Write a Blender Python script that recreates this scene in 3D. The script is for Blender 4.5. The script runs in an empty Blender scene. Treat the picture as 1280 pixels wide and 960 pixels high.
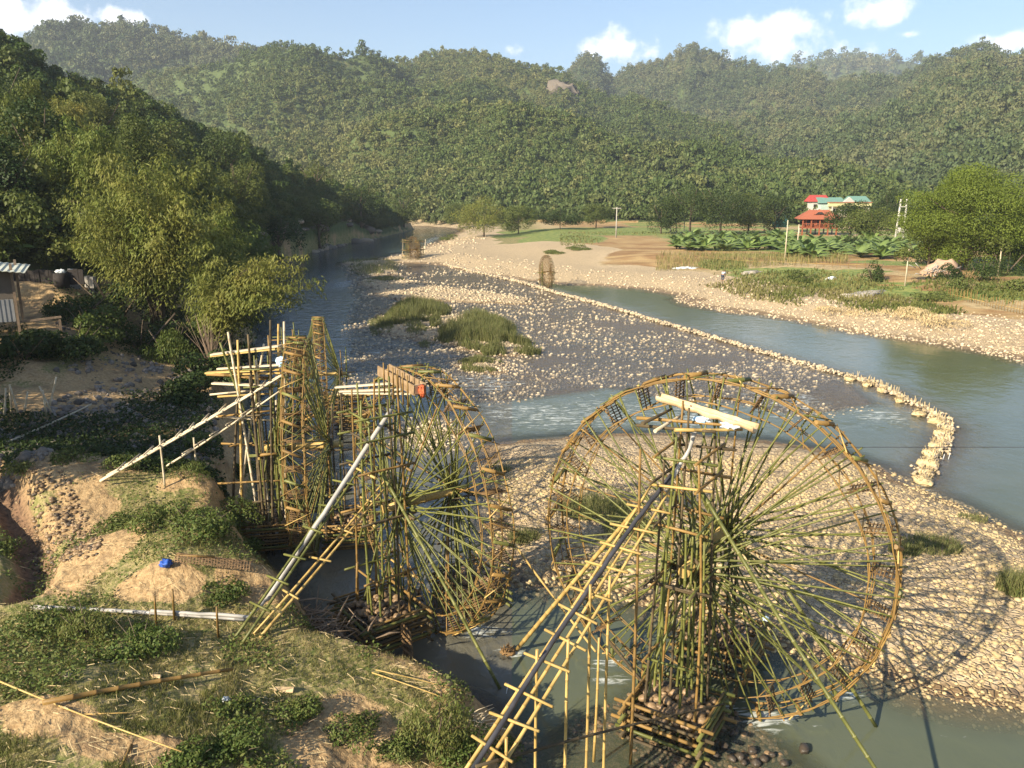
import bpy, math, random
import numpy as np
from mathutils import Vector, Matrix
R = math.radians
rng = np.random.default_rng(7)
random.seed(7)
SC = bpy.context.scene
COL = SC.collection

# ------------------------------------------------------------ camera, sky, sun, exposure
PITCH = R(13.6); CH = 11.6; F = 1000.0
cam_d = bpy.data.cameras.new('camera'); cam = bpy.data.objects.new('camera', cam_d); COL.objects.link(cam)
cam_d.sensor_width = 36; cam_d.lens = 36*F/1280
cam_d.clip_start = 0.1; cam_d.clip_end = 20000
cam.location = (0, 0, CH); cam.rotation_euler = (math.pi/2-PITCH, 0, 0)
SC.camera = cam

SUN_TRAVEL = Vector((0.74, 0.67, -0.53)).normalized()      # direction the light travels
sun_d = bpy.data.lights.new('sun', 'SUN'); sun = bpy.data.objects.new('sun', sun_d); COL.objects.link(sun)
sun_d.energy = 5.0; sun_d.angle = R(0.5); sun_d.color = (1.0, 0.87, 0.66)
sun.rotation_euler = SUN_TRAVEL.to_track_quat('-Z', 'Y').to_euler()
elev = math.asin(-SUN_TRAVEL.z); az = math.atan2(-SUN_TRAVEL.x, -SUN_TRAVEL.y)

world = bpy.data.worlds.new('World'); SC.world = world; world.use_nodes = True
nt = world.node_tree; nt.nodes.clear()
def wn(t, **k):
    n = nt.nodes.new(t)
    for a, b in k.items(): setattr(n, a, b)
    return n
out = wn('ShaderNodeOutputWorld'); bg = wn('ShaderNodeBackground'); sky = wn('ShaderNodeTexSky')
sky.sky_type = 'NISHITA'; sky.sun_disc = False; sky.sun_elevation = elev; sky.sun_rotation = az
sky.altitude = 300; sky.air_density = 1.0; sky.dust_density = 0.8; sky.ozone_density = 2.6
bg.inputs['Strength'].default_value = 0.078
# cumulus clouds by direction: blobs at fixed bearings, broken up by noise
tc = wn('ShaderNodeTexCoord')
def raydir(px, py):
    a = (px-640)/F; b = (480-py)/F
    return Vector((a, math.cos(PITCH)+b*math.sin(PITCH), -math.sin(PITCH)+b*math.cos(PITCH)))
warp = wn('ShaderNodeTexNoise'); warp.inputs['Scale'].default_value = 38; warp.inputs['Detail'].default_value = 7
warp.inputs['Roughness'].default_value = 0.6
nt.links.new(tc.outputs['Generated'], warp.inputs['Vector'])
acc = None
def m(op, a, b=None, c=None):
    n = wn('ShaderNodeMath', operation=op)
    for i, v in enumerate((a, b, c)):
        if v is None: continue
        if isinstance(v, (int, float)): n.inputs[i].default_value = v
        else: nt.links.new(v, n.inputs[i])
    return n.outputs[0]
for (px, py, rx, ry, s) in [(15, 22, 95, 34, .9), (148, 22, 30, 12, .95), (772, 58, 50, 24, .92), (800, 66, 30, 16, .6), (925, 42, 46, 24, .95), (985, 32, 58, 22, 1.0), (960, 62, 75, 22, .75),
                        (1098, 14, 40, 20, 1.1), (1133, 43, 16, 6, .7), (1262, 52, 55, 14, .9), (640, 62, 26, 8, .35), (1060, 68, 50, 16, .4)]:
    d = raydir(px, py).normalized()
    sx, sz = 1000.0/rx, 1000.0/ry
    mp = wn('ShaderNodeVectorMath', operation='SUBTRACT'); nt.links.new(tc.outputs['Generated'], mp.inputs[0]); mp.inputs[1].default_value = d
    sc_ = wn('ShaderNodeVectorMath', operation='MULTIPLY'); nt.links.new(mp.outputs[0], sc_.inputs[0]); sc_.inputs[1].default_value = (sx, sx*.5, sz)
    ln = wn('ShaderNodeVectorMath', operation='LENGTH'); nt.links.new(sc_.outputs[0], ln.inputs[0])
    v = m('MULTIPLY', m('SUBTRACT', 1.0, ln.outputs['Value']), s)
    acc = v if acc is None else m('MAXIMUM', acc, v)
acc = m('ADD', acc, m('MULTIPLY', m('SUBTRACT', warp.outputs['Fac'], 0.5), 2.1))
mr = wn('ShaderNodeMapRange', interpolation_type='SMOOTHSTEP')
nt.links.new(acc, mr.inputs['Value']); mr.inputs['From Min'].default_value = 0.05; mr.inputs['From Max'].default_value = 0.75
mx = wn('ShaderNodeMix', data_type='RGBA'); nt.links.new(m('MULTIPLY', mr.outputs[0], 0.8), mx.inputs['Factor'])
nt.links.new(sky.outputs[0], mx.inputs['A']); mx.inputs['B'].default_value = (9.6, 9.5, 9.9, 1)
nt.links.new(mx.outputs['Result'], bg.inputs['Color']); nt.links.new(bg.outputs[0], out.inputs[0])
SC.view_settings.view_transform = 'Standard'; SC.view_settings.look = 'None'
SC.view_settings.exposure = 1.30; SC.view_settings.gamma = 1
HAZE = .00026
SC.cycles.max_bounces = 6; SC.cycles.transparent_max_bounces = 12; SC.cycles.volume_bounces = 0
SC.cycles.use_denoising = True

# ------------------------------------------------------------ pixel <-> world helpers (surveying only)
def ray(px, py):
    a = (px-640)/F; b = (480-py)/F
    return np.array((a, math.cos(PITCH)+b*math.sin(PITCH), -math.sin(PITCH)+b*math.cos(PITCH)))
def G(px, py, z=0.0):
    d = ray(px, py); t = (z-CH)/d[2]
    return np.array((d[0]*t, d[1]*t, z))
def atY(px, py, Y):
    d = ray(px, py); t = Y/d[1]
    return np.array((d[0]*t, Y, CH+d[2]*t))
def azel(px, py):
    d = ray(px, py); return math.atan2(d[0], d[1]), math.atan2(d[2], math.hypot(d[0], d[1]))

# ------------------------------------------------------------ numpy noise
_T = rng.random((256, 256))
def vnoise(x, y):
    xi = np.floor(x).astype(np.int64); yi = np.floor(y).astype(np.int64)
    fx = x-xi; fy = y-yi; fx = fx*fx*(3-2*fx); fy = fy*fy*(3-2*fy)
    a = _T[xi & 255, yi & 255]; b = _T[(xi+1) & 255, yi & 255]; c = _T[xi & 255, (yi+1) & 255]; d = _T[(xi+1) & 255, (yi+1) & 255]
    return (a*(1-fx)+b*fx)*(1-fy)+(c*(1-fx)+d*fx)*fy
def fbm(x, y, s, o=4, g=.5):
    x = np.asarray(x, float)/s; y = np.asarray(y, float)/s; r = 0; a = 1; t = 0
    for i in range(o):
        r = r+a*(vnoise(x+13.7*i, y+5.1*i)-.5)*2; t += a; a *= g; x = x*2.03; y = y*2.03
    return r/t
def sst(a, b, x):
    t = np.clip((x-a)/(b-a), 0, 1); return t*t*(3-2*t)
def sdist(poly, x, y):
    """signed distance, positive inside"""
    P = np.asarray(poly, float); n = len(P); best = np.full(x.shape, 1e18); ins = np.zeros(x.shape, bool)
    for i in range(n):
        ax, ay = P[i]; bx, by = P[(i+1) % n]; ex, ey = bx-ax, by-ay; L = ex*ex+ey*ey+1e-12
        t = np.clip(((x-ax)*ex+(y-ay)*ey)/L, 0, 1)
        best = np.minimum(best, (x-ax-t*ex)**2+(y-ay-t*ey)**2)
        if ay != by:
            c = ((ay > y) != (by > y)) & (x < (bx-ax)*(y-ay)/(by-ay)+ax); ins ^= c
    return np.where(ins, 1, -1)*np.sqrt(best)
def pdist(line, x, y):
    P = np.asarray(line, float); best = np.full(np.shape(x), 1e18)
    for i in range(len(P)-1):
        ax, ay = P[i][:2]; bx, by = P[i+1][:2]; ex, ey = bx-ax, by-ay; L = ex*ex+ey*ey+1e-12
        t = np.clip(((x-ax)*ex+(y-ay)*ey)/L, 0, 1)
        best = np.minimum(best, (x-ax-t*ex)**2+(y-ay-t*ey)**2)
    return np.sqrt(best)
def gp(pts): return [tuple(G(a, b)[:2]) for a, b in pts]

# ------------------------------------------------------------ the land (plan of the river, from the photograph)
LB = gp([(520, 286), (480, 296), (440, 303), (395, 314), (345, 330), (322, 345), (325, 370), (318, 400), (312, 440), (306, 480), (305, 540), (308, 600),
         (318, 660), (338, 700), (370, 745), (392, 775), (430, 800), (455, 830), (520, 855), (575, 872), (625, 895), (640, 925), (640, 960), (660, 1100)]) \
    + [(3, 2), (6, -40), (-300, -60), (-700, 100), (-400, 268), (-60, 262)]
RBx = gp([(575, 288), (560, 297), (530, 309), (500, 318), (470, 324), (446, 330), (480, 330), (530, 329), (560, 334), (600, 342), (640, 349), (672, 354), (700, 356),
          (747, 357), (800, 362), (845, 368), (868, 382), (930, 392), (1000, 402), (1060, 415), (1120, 423), (1200, 437), (1280, 450), (1400, 478), (1800, 580)]) \
    + [(200, 10), (600, -60), (1500, 300), (1500, 4000), (-2500, 4000), (-1500, 500), (-400, 295), (-60, 284)] + gp([(530, 283), (562, 285)])
BAR = gp([(600, 556), (640, 550), (700, 546), (760, 543), (850, 541), (960, 549), (1050, 566), (1100, 583), (1140, 606), (1200, 630), (1280, 668), (1400, 740), (1480, 820),
          (1400, 900), (1280, 889), (1200, 880), (1140, 866), (1090, 848), (1040, 832), (960, 815), (880, 795), (810, 765), (760, 745), (701, 733), (632, 738), (618, 700), (610, 640), (604, 600)])
SHO = gp([(480, 332), (540, 333), (600, 345), (680, 362), (800, 398), (950, 440), (1060, 480), (1090, 505), (1000, 520), (930, 505), (850, 500), (760, 485), (660, 498), (590, 503), (560, 480), (500, 478),
          (440, 482), (425, 470), (450, 440), (440, 405), (455, 375), (438, 345), (450, 334)])
ISL = [gp([(428, 328), (470, 324), (500, 330), (490, 345), (455, 348)]),
       gp([(447, 352), (500, 347), (560, 358), (620, 366), (672, 374), (660, 381), (600, 380), (520, 376), (465, 372)]),
       gp([(465, 392), (510, 374), (560, 388), (620, 402), (668, 430), (650, 446), (600, 444), (540, 428), (480, 420)]),
       gp([(560, 452), (600, 446), (640, 455), (625, 468), (580, 466)]),
       gp([(505, 532), (540, 525), (575, 538), (560, 560), (520, 562)])]
SH2 = gp([(640, 975), (655, 935), (740, 905), (800, 872), (870, 880), (930, 905), (985, 940), (1040, 985), (1000, 1100), (700, 1100)])
WEIR = [G(a, b)[:2] for a, b in [(556, 331), (600, 342), (650, 353), (700, 368), (760, 384), (820, 402), (900, 425), (960, 443), (1030, 463), (1072, 474), (1105, 487), (1130, 500), (1165, 517), (1185, 535),
                           (1178, 560), (1162, 580), (1154, 602)]]
AZ = lambda px, py: azel(px, py)[0]
def ridge_table(rows, tree):
    a = []; rf = []; zf = []; rr = []; zr = []
    for px, py, r1, r0, z0 in rows:
        A, E = azel(px, py); a.append(A); rf.append(r0); zf.append(z0); rr.append(r1); zr.append(CH+r1*math.tan(E)-tree)
    return [np.array(v) for v in (a, rf, zf, rr, zr)]
HILLS = {
 'left': ridge_table([(-900, 60, 150, 75, 6), (-300, 20, 165, 66, 6), (-100, 10, 170, 60, 6), (0, 42, 170, 60, 6), (60, 82, 172, 61, 6), (120, 108, 176, 63, 6), (170, 115, 180, 66, 6), (230, 138, 185, 72, 5),
                      (290, 160, 195, 84, 4), (322, 182, 200, 118, 3), (350, 200, 206, 132, 2.4), (380, 212, 215, 150, 2), (440, 240, 232, 182, 2), (480, 262, 245, 212, 1), (522, 284, 254, 247, 0), (560, 320, 262, 258, -3), (600, 400, 270, 262, -20)], 4.5),
 'centre': ridge_table([(-400, 150, 854, 400, 0), (0, 120, 854, 330, 0), (200, 100, 854, 300, 0), (300, 82, 829, 295, 1), (345, 74, 805, 292, 1), (430, 77, 793, 288, 1), (480, 73, 793, 285, 1), (520, 70, 793, 282, 1), (560, 56, 793, 278, 1), (600, 65, 780, 272, 2), (650, 74, 756, 268, 2),
                        (700, 84, 732, 265, 2), (722, 100, 719, 262, 2), (760, 112, 695, 258, 2), (800, 120, 671, 255, 2), (860, 136, 634, 250, 2), (900, 150, 610, 248, 2), (950, 180, 573, 246, 2), (1000, 206, 536, 245, 2), (1050, 228, 500, 245, 2), (1090, 243, 475, 246, 2), (1150, 262, 451, 260, 2), (1400, 300, 439, 260, 2), (1700, 400, 439, 260, -6)], 5),
 'hump': ridge_table([(300, 262, 430, 300, 1), (350, 232, 430, 292, 1), (420, 192, 430, 289, 1), (500, 155, 430, 284, 1), (560, 137, 430, 278, 1), (600, 132, 430, 272, 2), (660, 140, 425, 268, 2), (740, 166, 415, 260, 2), (820, 196, 400, 254, 2), (900, 226, 385, 250, 2), (960, 248, 370, 248, 2), (1020, 268, 360, 250, 2), (1080, 285, 360, 255, 0)], 3),
 'peak': ridge_table([(-300, 120, 1000, 720, 20), (20, 75, 1000, 720, 20), (55, 47, 1000, 720, 20), (100, 37, 1000, 700, 20), (150, 31, 1000, 700, 20), (200, 38, 1000, 700, 20), (250, 50, 980, 700, 20), (300, 62, 960, 700, 20), (360, 70, 950, 700, 20), (400, 100, 950, 700, 20), (480, 160, 950, 700, 10), (560, 240, 950, 700, 0)], 6),
 'right': ridge_table([(600, 200, 1150, 700, 5), (690, 110, 1150, 700, 5), (715, 78, 1150, 700, 5), (725, 69, 1150, 700, 5), (745, 68, 1150, 700, 5), (768, 92, 1150, 690, 5), (800, 78, 1150, 680, 5), (830, 71, 1150, 670, 5), (868, 54, 1150, 640, 5), (905, 68, 1150, 600, 5), (940, 77, 1150, 560, 5),
                       (1000, 88, 1120, 520, 5), (1040, 101, 1100, 480, 5), (1070, 96, 1080, 450, 5), (1110, 96, 1050, 430, 5), (1150, 86, 1000, 410, 5), (1190, 65, 980, 390, 5), (1225, 54, 960, 370, 5), (1260, 64, 960, 350, 5), (1300, 70, 960, 340, 5), (1500, 50, 900, 320, 5), (2200, 50, 800, 300, 5)], 7),
 'far': ridge_table([(900, 140, 2000, 1400, 10), (960, 88, 2000, 1400, 10), (1000, 76, 2000, 1400, 10), (1040, 68, 2000, 1400, 10), (1100, 70, 2000, 1400, 10), (1160, 76, 2000, 1400, 10), (1230, 110, 2000, 1400, 10), (1500, 120, 2000, 1400, 10)], 4),
}
def hill(name, x, y, a, r, amp, wl, p):
    A, rf, zf, rr, zr = HILLS[name]
    f = np.interp(a, A, rf); z0 = np.interp(a, A, zf); q = np.interp(a, A, rr); z1 = np.interp(a, A, zr)
    z1 = z1+{'left': 2.0, 'centre': 5.0, 'hump': 3.0, 'peak': 7.0, 'right': 9.0, 'far': 6.0}[name]*fbm(a*(q/14.0), a*0+3.3, 1.0, 4)
    s = (r-f)/(q-f)
    up = z0+(z1-z0)*np.clip(s, 0, 1)**p
    dn = z1-(r-q)*0.55
    z = np.where(s <= 1, up, dn)
    k = np.clip(s, 0, 1)*np.clip((1-s)*3, 0, 1)
    z = z+k*amp*(fbm(x, y, wl, 3)*1.3-np.abs(fbm(x+500, y+90, wl*.8, 3))*1.6+.15)
    z = np.where((s < 0) | (a < A[0]-.02) | (a > A[-1]+.02), -50, z)
    return z, s
FOOT = {}
def patches(x, y, items, z=2.4):
    """soft ellipses placed on the ground; returns the strongest"""
    r = np.full(np.shape(x), -1.5)
    for px, py, rx, ry in items:
        c = G(px, py, z); dep = c[1]*math.cos(PITCH)+(CH-z)*math.sin(PITCH)
        ax = rx/F*dep; d = ray(px, py); sn = -d[2]/np.linalg.norm(d); ay = ry/F*dep/sn
        q = 1-np.sqrt(((x-c[0])/ax)**2+((y-c[1])/ay)**2)
        r = np.maximum(r, q)
    return r
GULLY = [G(a, b, 2.2)[:2] for a, b in [(-60, 560), (0, 610), (25, 650), (45, 700), (30, 740)]]
def land(x, y, full=False):
    x = np.asarray(x, float); y = np.asarray(y, float)
    a = np.arctan2(x, y); r = np.hypot(x, y)
    dL = sdist(LB, x, y); dR = sdist(RBx, x, y); dB = sdist(BAR, x, y); dS = sdist(SHO, x, y); d2 = sdist(SH2, x, y)
    e = fbm(x, y, 3.0, 4)*np.clip(r/40, .25, 3)       # wobble of the shore lines
    dL2 = dL+e*.6; dR2 = dR+e*.8; dB2 = dB+e*.45
    n1 = fbm(x, y, 4.5, 4); n2 = fbm(x+31, y-7, 1.1, 3)
    # left bank
    ed = np.clip(1.1+1.2*n1, .6, 2.6)
    zL = np.where(dL2 < 0, dL2*.45, 2.1*sst(0, 1, dL2/ed/1.3)*.9+.035*np.minimum(dL2, 14)+n1*.35*sst(1, 5, dL2)+n2*.07*sst(.4, 2, dL2))
    # front-right part of the bank is low: drops to the water at the bottom of the frame
    low = sst(-6.5, -.5, x)*sst(19, 12, y); zL = np.where(dL2 > 0, zL*(1-.45*low), zL)
    gul = pdist(GULLY, x, y); zL = zL-.65*sst(.8, .1, gul)*(dL2 > 2)+(.055*fbm(x, y, .38, 3)+.02*fbm(x+3, y, .13, 2))*sst(.2, 1, dL2)*(r < 45)
    # mounds
    for px, py, h, rad in [(245, 600, .7, 1.2), (120, 600, .8, 2.4), (30, 600, .7, 1.5), (190, 690, .6, 2.2), (230, 720, .5, 1.3), (330, 700, .4, 1.3), (270, 660, .5, 1.8), (60, 900, .4, 2)]:
        c = G(px, py, 2.4); zL = zL+h*np.exp(-((x-c[0])**2+(y-c[1])**2)/rad**2)*(dL2 > 0)*sst(0, 2, dL2)
    far = sst(3, 11, dL)*sst(29, 46, y)
    zL = zL+far*2.6+1.3*sst(46.5, 48.3, y+n1*1.6)*sst(6, 12, dL)*np.where(y < 400, 1, 0)
    zL = np.minimum(zL, 7.5)
    # right bank
    zR = np.where(dR2 < 0, dR2*.22, .9*sst(0, 9, dR2)+1.0*sst(14, 30, dR)+n1*.12*sst(1, 10, dR2))
    # gravel bar
    zB = np.where(dB2 < 0, dB2*.3, .42*sst(0, 2.6, dB2)+.12*n1*sst(.5, 3, dB2)+.03*n2)
    # shoal: hovering around the waterline
    zS = np.minimum(-.11+.07*fbm(x, y, 7, 3)+.05*n2, -.015)+np.where(dS < 0, dS*.3, 0)
    for I in ISL:
        dI = sdist(I, x, y)+e*.5
        zS = np.maximum(zS, np.where(dI < 0, dI*.2-.02, .22*sst(-.2, 2.0, dI)-.02+.06*n2))
    z2 = np.minimum(-.07+.10*n1+.07*n2, .1)+np.where(d2 < 0, d2*.5, 0)
    w = pdist(WEIR, x, y); zW = .02-.35*w
    z = np.maximum.reduce([zL, zR, zB, zS, z2, np.full(x.shape, -1.1)+.1*n1, zW])
    hs = {}
    for nm, amp, wl, p in (('left', 7, 45, .85), ('centre', 55, 170, .95), ('hump', 22, 80, .85), ('peak', 60, 260, .8), ('right', 75, 300, .85), ('far', 90, 500, .8)):
        h, s = hill(nm, x, y, a, r, amp, wl, p); hs[nm] = (h, s)
        if nm in ('left', 'centre', 'hump'): h = np.where(np.maximum(dL, dR) > 0, h, -50)
        z = np.maximum(z, h)
    if not full: return z
    return z, dict(dL=dL2, dR=dR2, dB=dB2, dS=dS, d2=d2, n1=n1, n2=n2, a=a, r=r, hs=hs, w=w, e=e)
def zat(x, y): return float(land(np.array([x]), np.array([y]))[0])
def onland(px, py, z0=2.0):
    """where the line of sight through (px, py) meets the land"""
    d = ray(px, py); t = np.linspace(6, 1400, 1) if False else np.geomspace(8, 1500, 1500)
    X = d[0]*t; Y = d[1]*t; Z = CH+d[2]*t; L = land(X, Y); k = np.argmax(L >= Z)
    return np.array((X[k], Y[k], L[k]))

# ------------------------------------------------------------ object helpers
def tag(o, label, cat, group=None, kind=None):
    if label: o['label'] = label
    if cat: o['category'] = cat
    if group: o['group'] = group
    if kind: o['kind'] = kind
    return o
def thing(name, label, cat, loc=(0, 0, 0), rz=0, group=None):
    o = bpy.data.objects.new(name, None); COL.objects.link(o); o.location = loc; o.rotation_euler = (0, 0, rz)
    o.empty_display_size = .2
    return tag(o, label, cat, group)
def mesh_np(name, V, Fc, attrs=None, smooth=False):
    """V (n,3); Fc: (m,k) int array with constant k"""
    V = np.ascontiguousarray(V, np.float32); Fc = np.ascontiguousarray(Fc, np.int32)
    me = bpy.data.meshes.new(name); me.vertices.add(len(V)); me.vertices.foreach_set('co', V.ravel())
    k = Fc.shape[1]; me.loops.add(Fc.size); me.loops.foreach_set('vertex_index', Fc.ravel())
    me.polygons.add(len(Fc)); me.polygons.foreach_set('loop_start', np.arange(0, Fc.size, k, dtype=np.int32))
    try: me.polygons.foreach_set('loop_total', np.full(len(Fc), k, np.int32))
    except Exception: pass
    if smooth: me.polygons.foreach_set('use_smooth', np.ones(len(Fc), bool))
    for nm, arr in (attrs or {}).items():
        arr = np.asarray(arr, np.float32)
        if arr.ndim == 1:
            at = me.attributes.new(nm, 'FLOAT', 'POINT'); at.data.foreach_set('value', arr)
        else:
            at = me.attributes.new(nm, 'FLOAT_VECTOR', 'POINT'); at.data.foreach_set('vector', arr.ravel())
    me.update(calc_edges=True)
    return me
def link(name, me, mat, parent=None, mi=None):
    o = bpy.data.objects.new(name, me); COL.objects.link(o)
    if isinstance(mat, (list, tuple)):
        for q in mat: me.materials.append(q)
    elif mat is not None: me.materials.append(mat)
    if parent is not None: o.parent = parent
    return o
class MB:
    def __init__(s): s.V = []; s.F = []; s.ring = []; s.sm = []
    def add(s, V, F, ring=None, smooth=False):
        b = len(s.V); s.V += [tuple(map(float, v)) for v in V]; s.F += [tuple(int(i)+b for i in f) for f in F]
        s.ring += list(ring) if ring is not None else [0.0]*len(V); s.sm += [smooth]*len(F); return s
    def tube(s, pts, rad, n=6, ring=None, cap=True):
        pts = [Vector(p) for p in pts]; N = len(pts)
        if not hasattr(rad, '__len__'): rad = [rad]*N
        V = []; Fs = []; rg = []
        up = None
        for i, p in enumerate(pts):
            t = (pts[min(i+1, N-1)]-pts[max(i-1, 0)]).normalized()
            if up is None: up = Vector((0, 0, 1)) if abs(t.z) < .9 else Vector((1, 0, 0))
            a = t.cross(up).normalized(); b = t.cross(a).normalized(); up = -b if (-b).dot(up) > 0 else b
            b = t.cross(a)
            for k in range(n):
                th = 2*math.pi*k/n; V.append(p+(a*math.cos(th)+b*math.sin(th))*rad[i]); rg.append(ring[i] if ring else 0)
        for i in range(N-1):
            for k in range(n):
                Fs.append((i*n+k, i*n+(k+1) % n, (i+1)*n+(k+1) % n, (i+1)*n+k))
        s.add(V, Fs, rg, True)
        if cap:
            b = len(s.V)-len(V)
            s.F.append(tuple(b+k for k in range(n))[::-1]); s.F.append(tuple(b+(N-1)*n+k for k in range(n))); s.sm += [False, False]
        return s
    def bamboo(s, p0, p1, r0=.04, r1=None, bend=0.0, node=.38, n=6, sag=0):
        p0 = Vector(p0); p1 = Vector(p1); r1 = r0*.75 if r1 is None else r1; L = (p1-p0).length
        if L < 1e-4: return s
        d = (p1-p0)/L; side = d.cross(Vector((random.uniform(-1, 1), random.uniform(-1, 1), random.uniform(-1, 1))));
        side = side.normalized() if side.length > 1e-6 else Vector((1, 0, 0))
        k = max(1, int(L/node)); pts = []; rad = []; rg = []
        off = random.random()*.5
        for i in range(k+1):
            t = min(1, max(0, (i+off*(0 < i < k))/k)); c = p0.lerp(p1, t)+side*bend*math.sin(math.pi*t)*L-Vector((0, 0, sag*math.sin(math.pi*t)))
            rr = r0+(r1-r0)*t; e = min(.018, L/k*.2)
            if 0 < i < k:
                pts += [c-d*e, c, c+d*e]; rad += [rr, rr*1.22, rr]; rg += [0, 1, 0]
            else:
                pts.append(c); rad.append(rr); rg.append(0)
        return s.tube(pts, rad, n, rg)
    def box(s, c, size, rot=None, jitter=0):
        c = Vector(c); V = []
        for z in (-.5, .5):
            for y in (-.5, .5):
                for x in (-.5, .5):
                    v = Vector((x*size[0], y*size[1], z*size[2]))
                    if jitter: v += Vector([random.uniform(-jitter, jitter) for _ in range(3)])
                    if rot is not None: v = rot @ v
                    V.append(c+v)
        return s.add(V, [(0, 2, 3, 1), (4, 5, 7, 6), (0, 1, 5, 4), (2, 6, 7, 3), (0, 4, 6, 2), (1, 3, 7, 5)])
    def bar(s, p0, p1, w, h):
        """rectangular bar from p0 to p1"""
        p0 = Vector(p0); p1 = Vector(p1); d = p1-p0; L = d.length; q = d.to_track_quat('X', 'Z').to_matrix()
        return s.box((p0+p1)/2, (L, w, h), q)
    def build(s, name, mat, parent=None):
        me = bpy.data.meshes.new(name); me.from_pydata(s.V, [], s.F); me.update()
        at = me.attributes.new('ring', 'FLOAT', 'POINT'); at.data.foreach_set('value', np.array(s.ring, np.float32))
        me.polygons.foreach_set('use_smooth', np.array(s.sm, bool))
        return link(name, me, mat, parent)
def copy_tree(o, parent=None):
    c = o.copy(); COL.objects.link(c)
    if parent is not None: c.parent = parent
    for ch in [k for k in bpy.data.objects if k.parent == o] if not hasattr(o, '_ch') else []:
        copy_tree(ch, c)
    return c
def copy_thing(root, kids):
    """kids: {parent: [children]} gathered beforehand"""
    c = root.copy(); COL.objects.link(c)
    def rec(src, dst):
        for ch in kids.get(src.name, []):
            d = ch.copy(); COL.objects.link(d); d.parent = dst; rec(ch, d)
    rec(root, c); return c
def kid_map():
    mp = {}
    for o in bpy.data.objects:
        if o.parent: mp.setdefault(o.parent.name, []).append(o)
    return mp
def frame(o, n):
    """local x = n (horizontal unit), local y = 90 deg left of it"""
    n = Vector((n[0], n[1], 0)).normalized(); t = Vector((-n.y, n.x, 0)); o = Vector(o)
    return lambda x, y, z: o+n*x+t*y+Vector((0, 0, z))

# ------------------------------------------------------------ materials
def new_mat(name):
    mt = bpy.data.materials.new(name); mt.use_nodes = True; t = mt.node_tree; t.nodes.clear()
    o = t.nodes.new('ShaderNodeOutputMaterial'); b = t.nodes.new('ShaderNodeBsdfPrincipled'); t.links.new(b.outputs[0], o.inputs[0])
    b.inputs['Specular IOR Level'].default_value = .3
    return mt, t, b, o
class N:
    """small node writer"""
    def __init__(s, t): s.t = t
    def v(s, x, inp):
        if isinstance(x, bpy.types.NodeSocket): s.t.links.new(x, inp)
        else:
            if inp.type == 'RGBA' and len(x) == 3: x = (*x, 1)
            inp.default_value = x
    def noise(s, vec, scale, detail=3, rough=.55, dist=0):
        n = s.t.nodes.new('ShaderNodeTexNoise'); s.v(vec, n.inputs['Vector']) if vec is not None else None
        n.inputs['Scale'].default_value = scale; n.inputs['Detail'].default_value = detail; n.inputs['Roughness'].default_value = rough; n.inputs['Distortion'].default_value = dist
        return n.outputs['Fac']
    def voro(s, vec, scale, feature='F1', out='Distance', rand=1):
        n = s.t.nodes.new('ShaderNodeTexVoronoi'); n.feature = feature; s.v(vec, n.inputs['Vector']); n.inputs['Scale'].default_value = scale; n.inputs['Randomness'].default_value = rand
        return n.outputs[out]
    def pos(s): return s.t.nodes.new('ShaderNodeNewGeometry').outputs['Position']
    def island(s): return s.t.nodes.new('ShaderNodeNewGeometry').outputs['Random Per Island']
    def objrand(s): return s.t.nodes.new('ShaderNodeObjectInfo').outputs['Random']
    def oc(s): return s.t.nodes.new('ShaderNodeTexCoord').outputs['Object']
    def attr(s, nm, o='Fac'):
        n = s.t.nodes.new('ShaderNodeAttribute'); n.attribute_name = nm; return n.outputs[o]
    def mix(s, f, a, b, mode='MIX'):
        n = s.t.nodes.new('ShaderNodeMix'); n.data_type = 'RGBA'; n.blend_type = mode
        s.v(f, n.inputs['Factor']); s.v(a, n.inputs['A']); s.v(b, n.inputs['B']); return n.outputs['Result']
    def m(s, op, a, b=0.0, c=None, clamp=False):
        n = s.t.nodes.new('ShaderNodeMath'); n.operation = op; n.use_clamp = clamp
        s.v(a, n.inputs[0]); s.v(b, n.inputs[1])
        if c is not None: s.v(c, n.inputs[2])
        return n.outputs[0]
    def ramp(s, f, lo, hi, a=0.0, b=1.0):
        n = s.t.nodes.new('ShaderNodeMapRange'); n.interpolation_type = 'SMOOTHSTEP'
        s.v(f, n.inputs['Value']); n.inputs['From Min'].default_value = lo; n.inputs['From Max'].default_value = hi; n.inputs['To Min'].default_value = a; n.inputs['To Max'].default_value = b
        return n.outputs[0]
    def bump(s, h, dist, strength=1.0, normal=None):
        n = s.t.nodes.new('ShaderNodeBump'); s.v(h, n.inputs['Height']); n.inputs['Distance'].default_value = dist; s.v(strength, n.inputs['Strength'])
        if normal is not None: s.v(normal, n.inputs['Normal'])
        return n.outputs[0]
    def scale(s, vec, xyz):
        n = s.t.nodes.new('ShaderNodeVectorMath'); n.operation = 'MULTIPLY'; s.v(vec, n.inputs[0]); n.inputs[1].default_value = xyz; return n.outputs[0]
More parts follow.
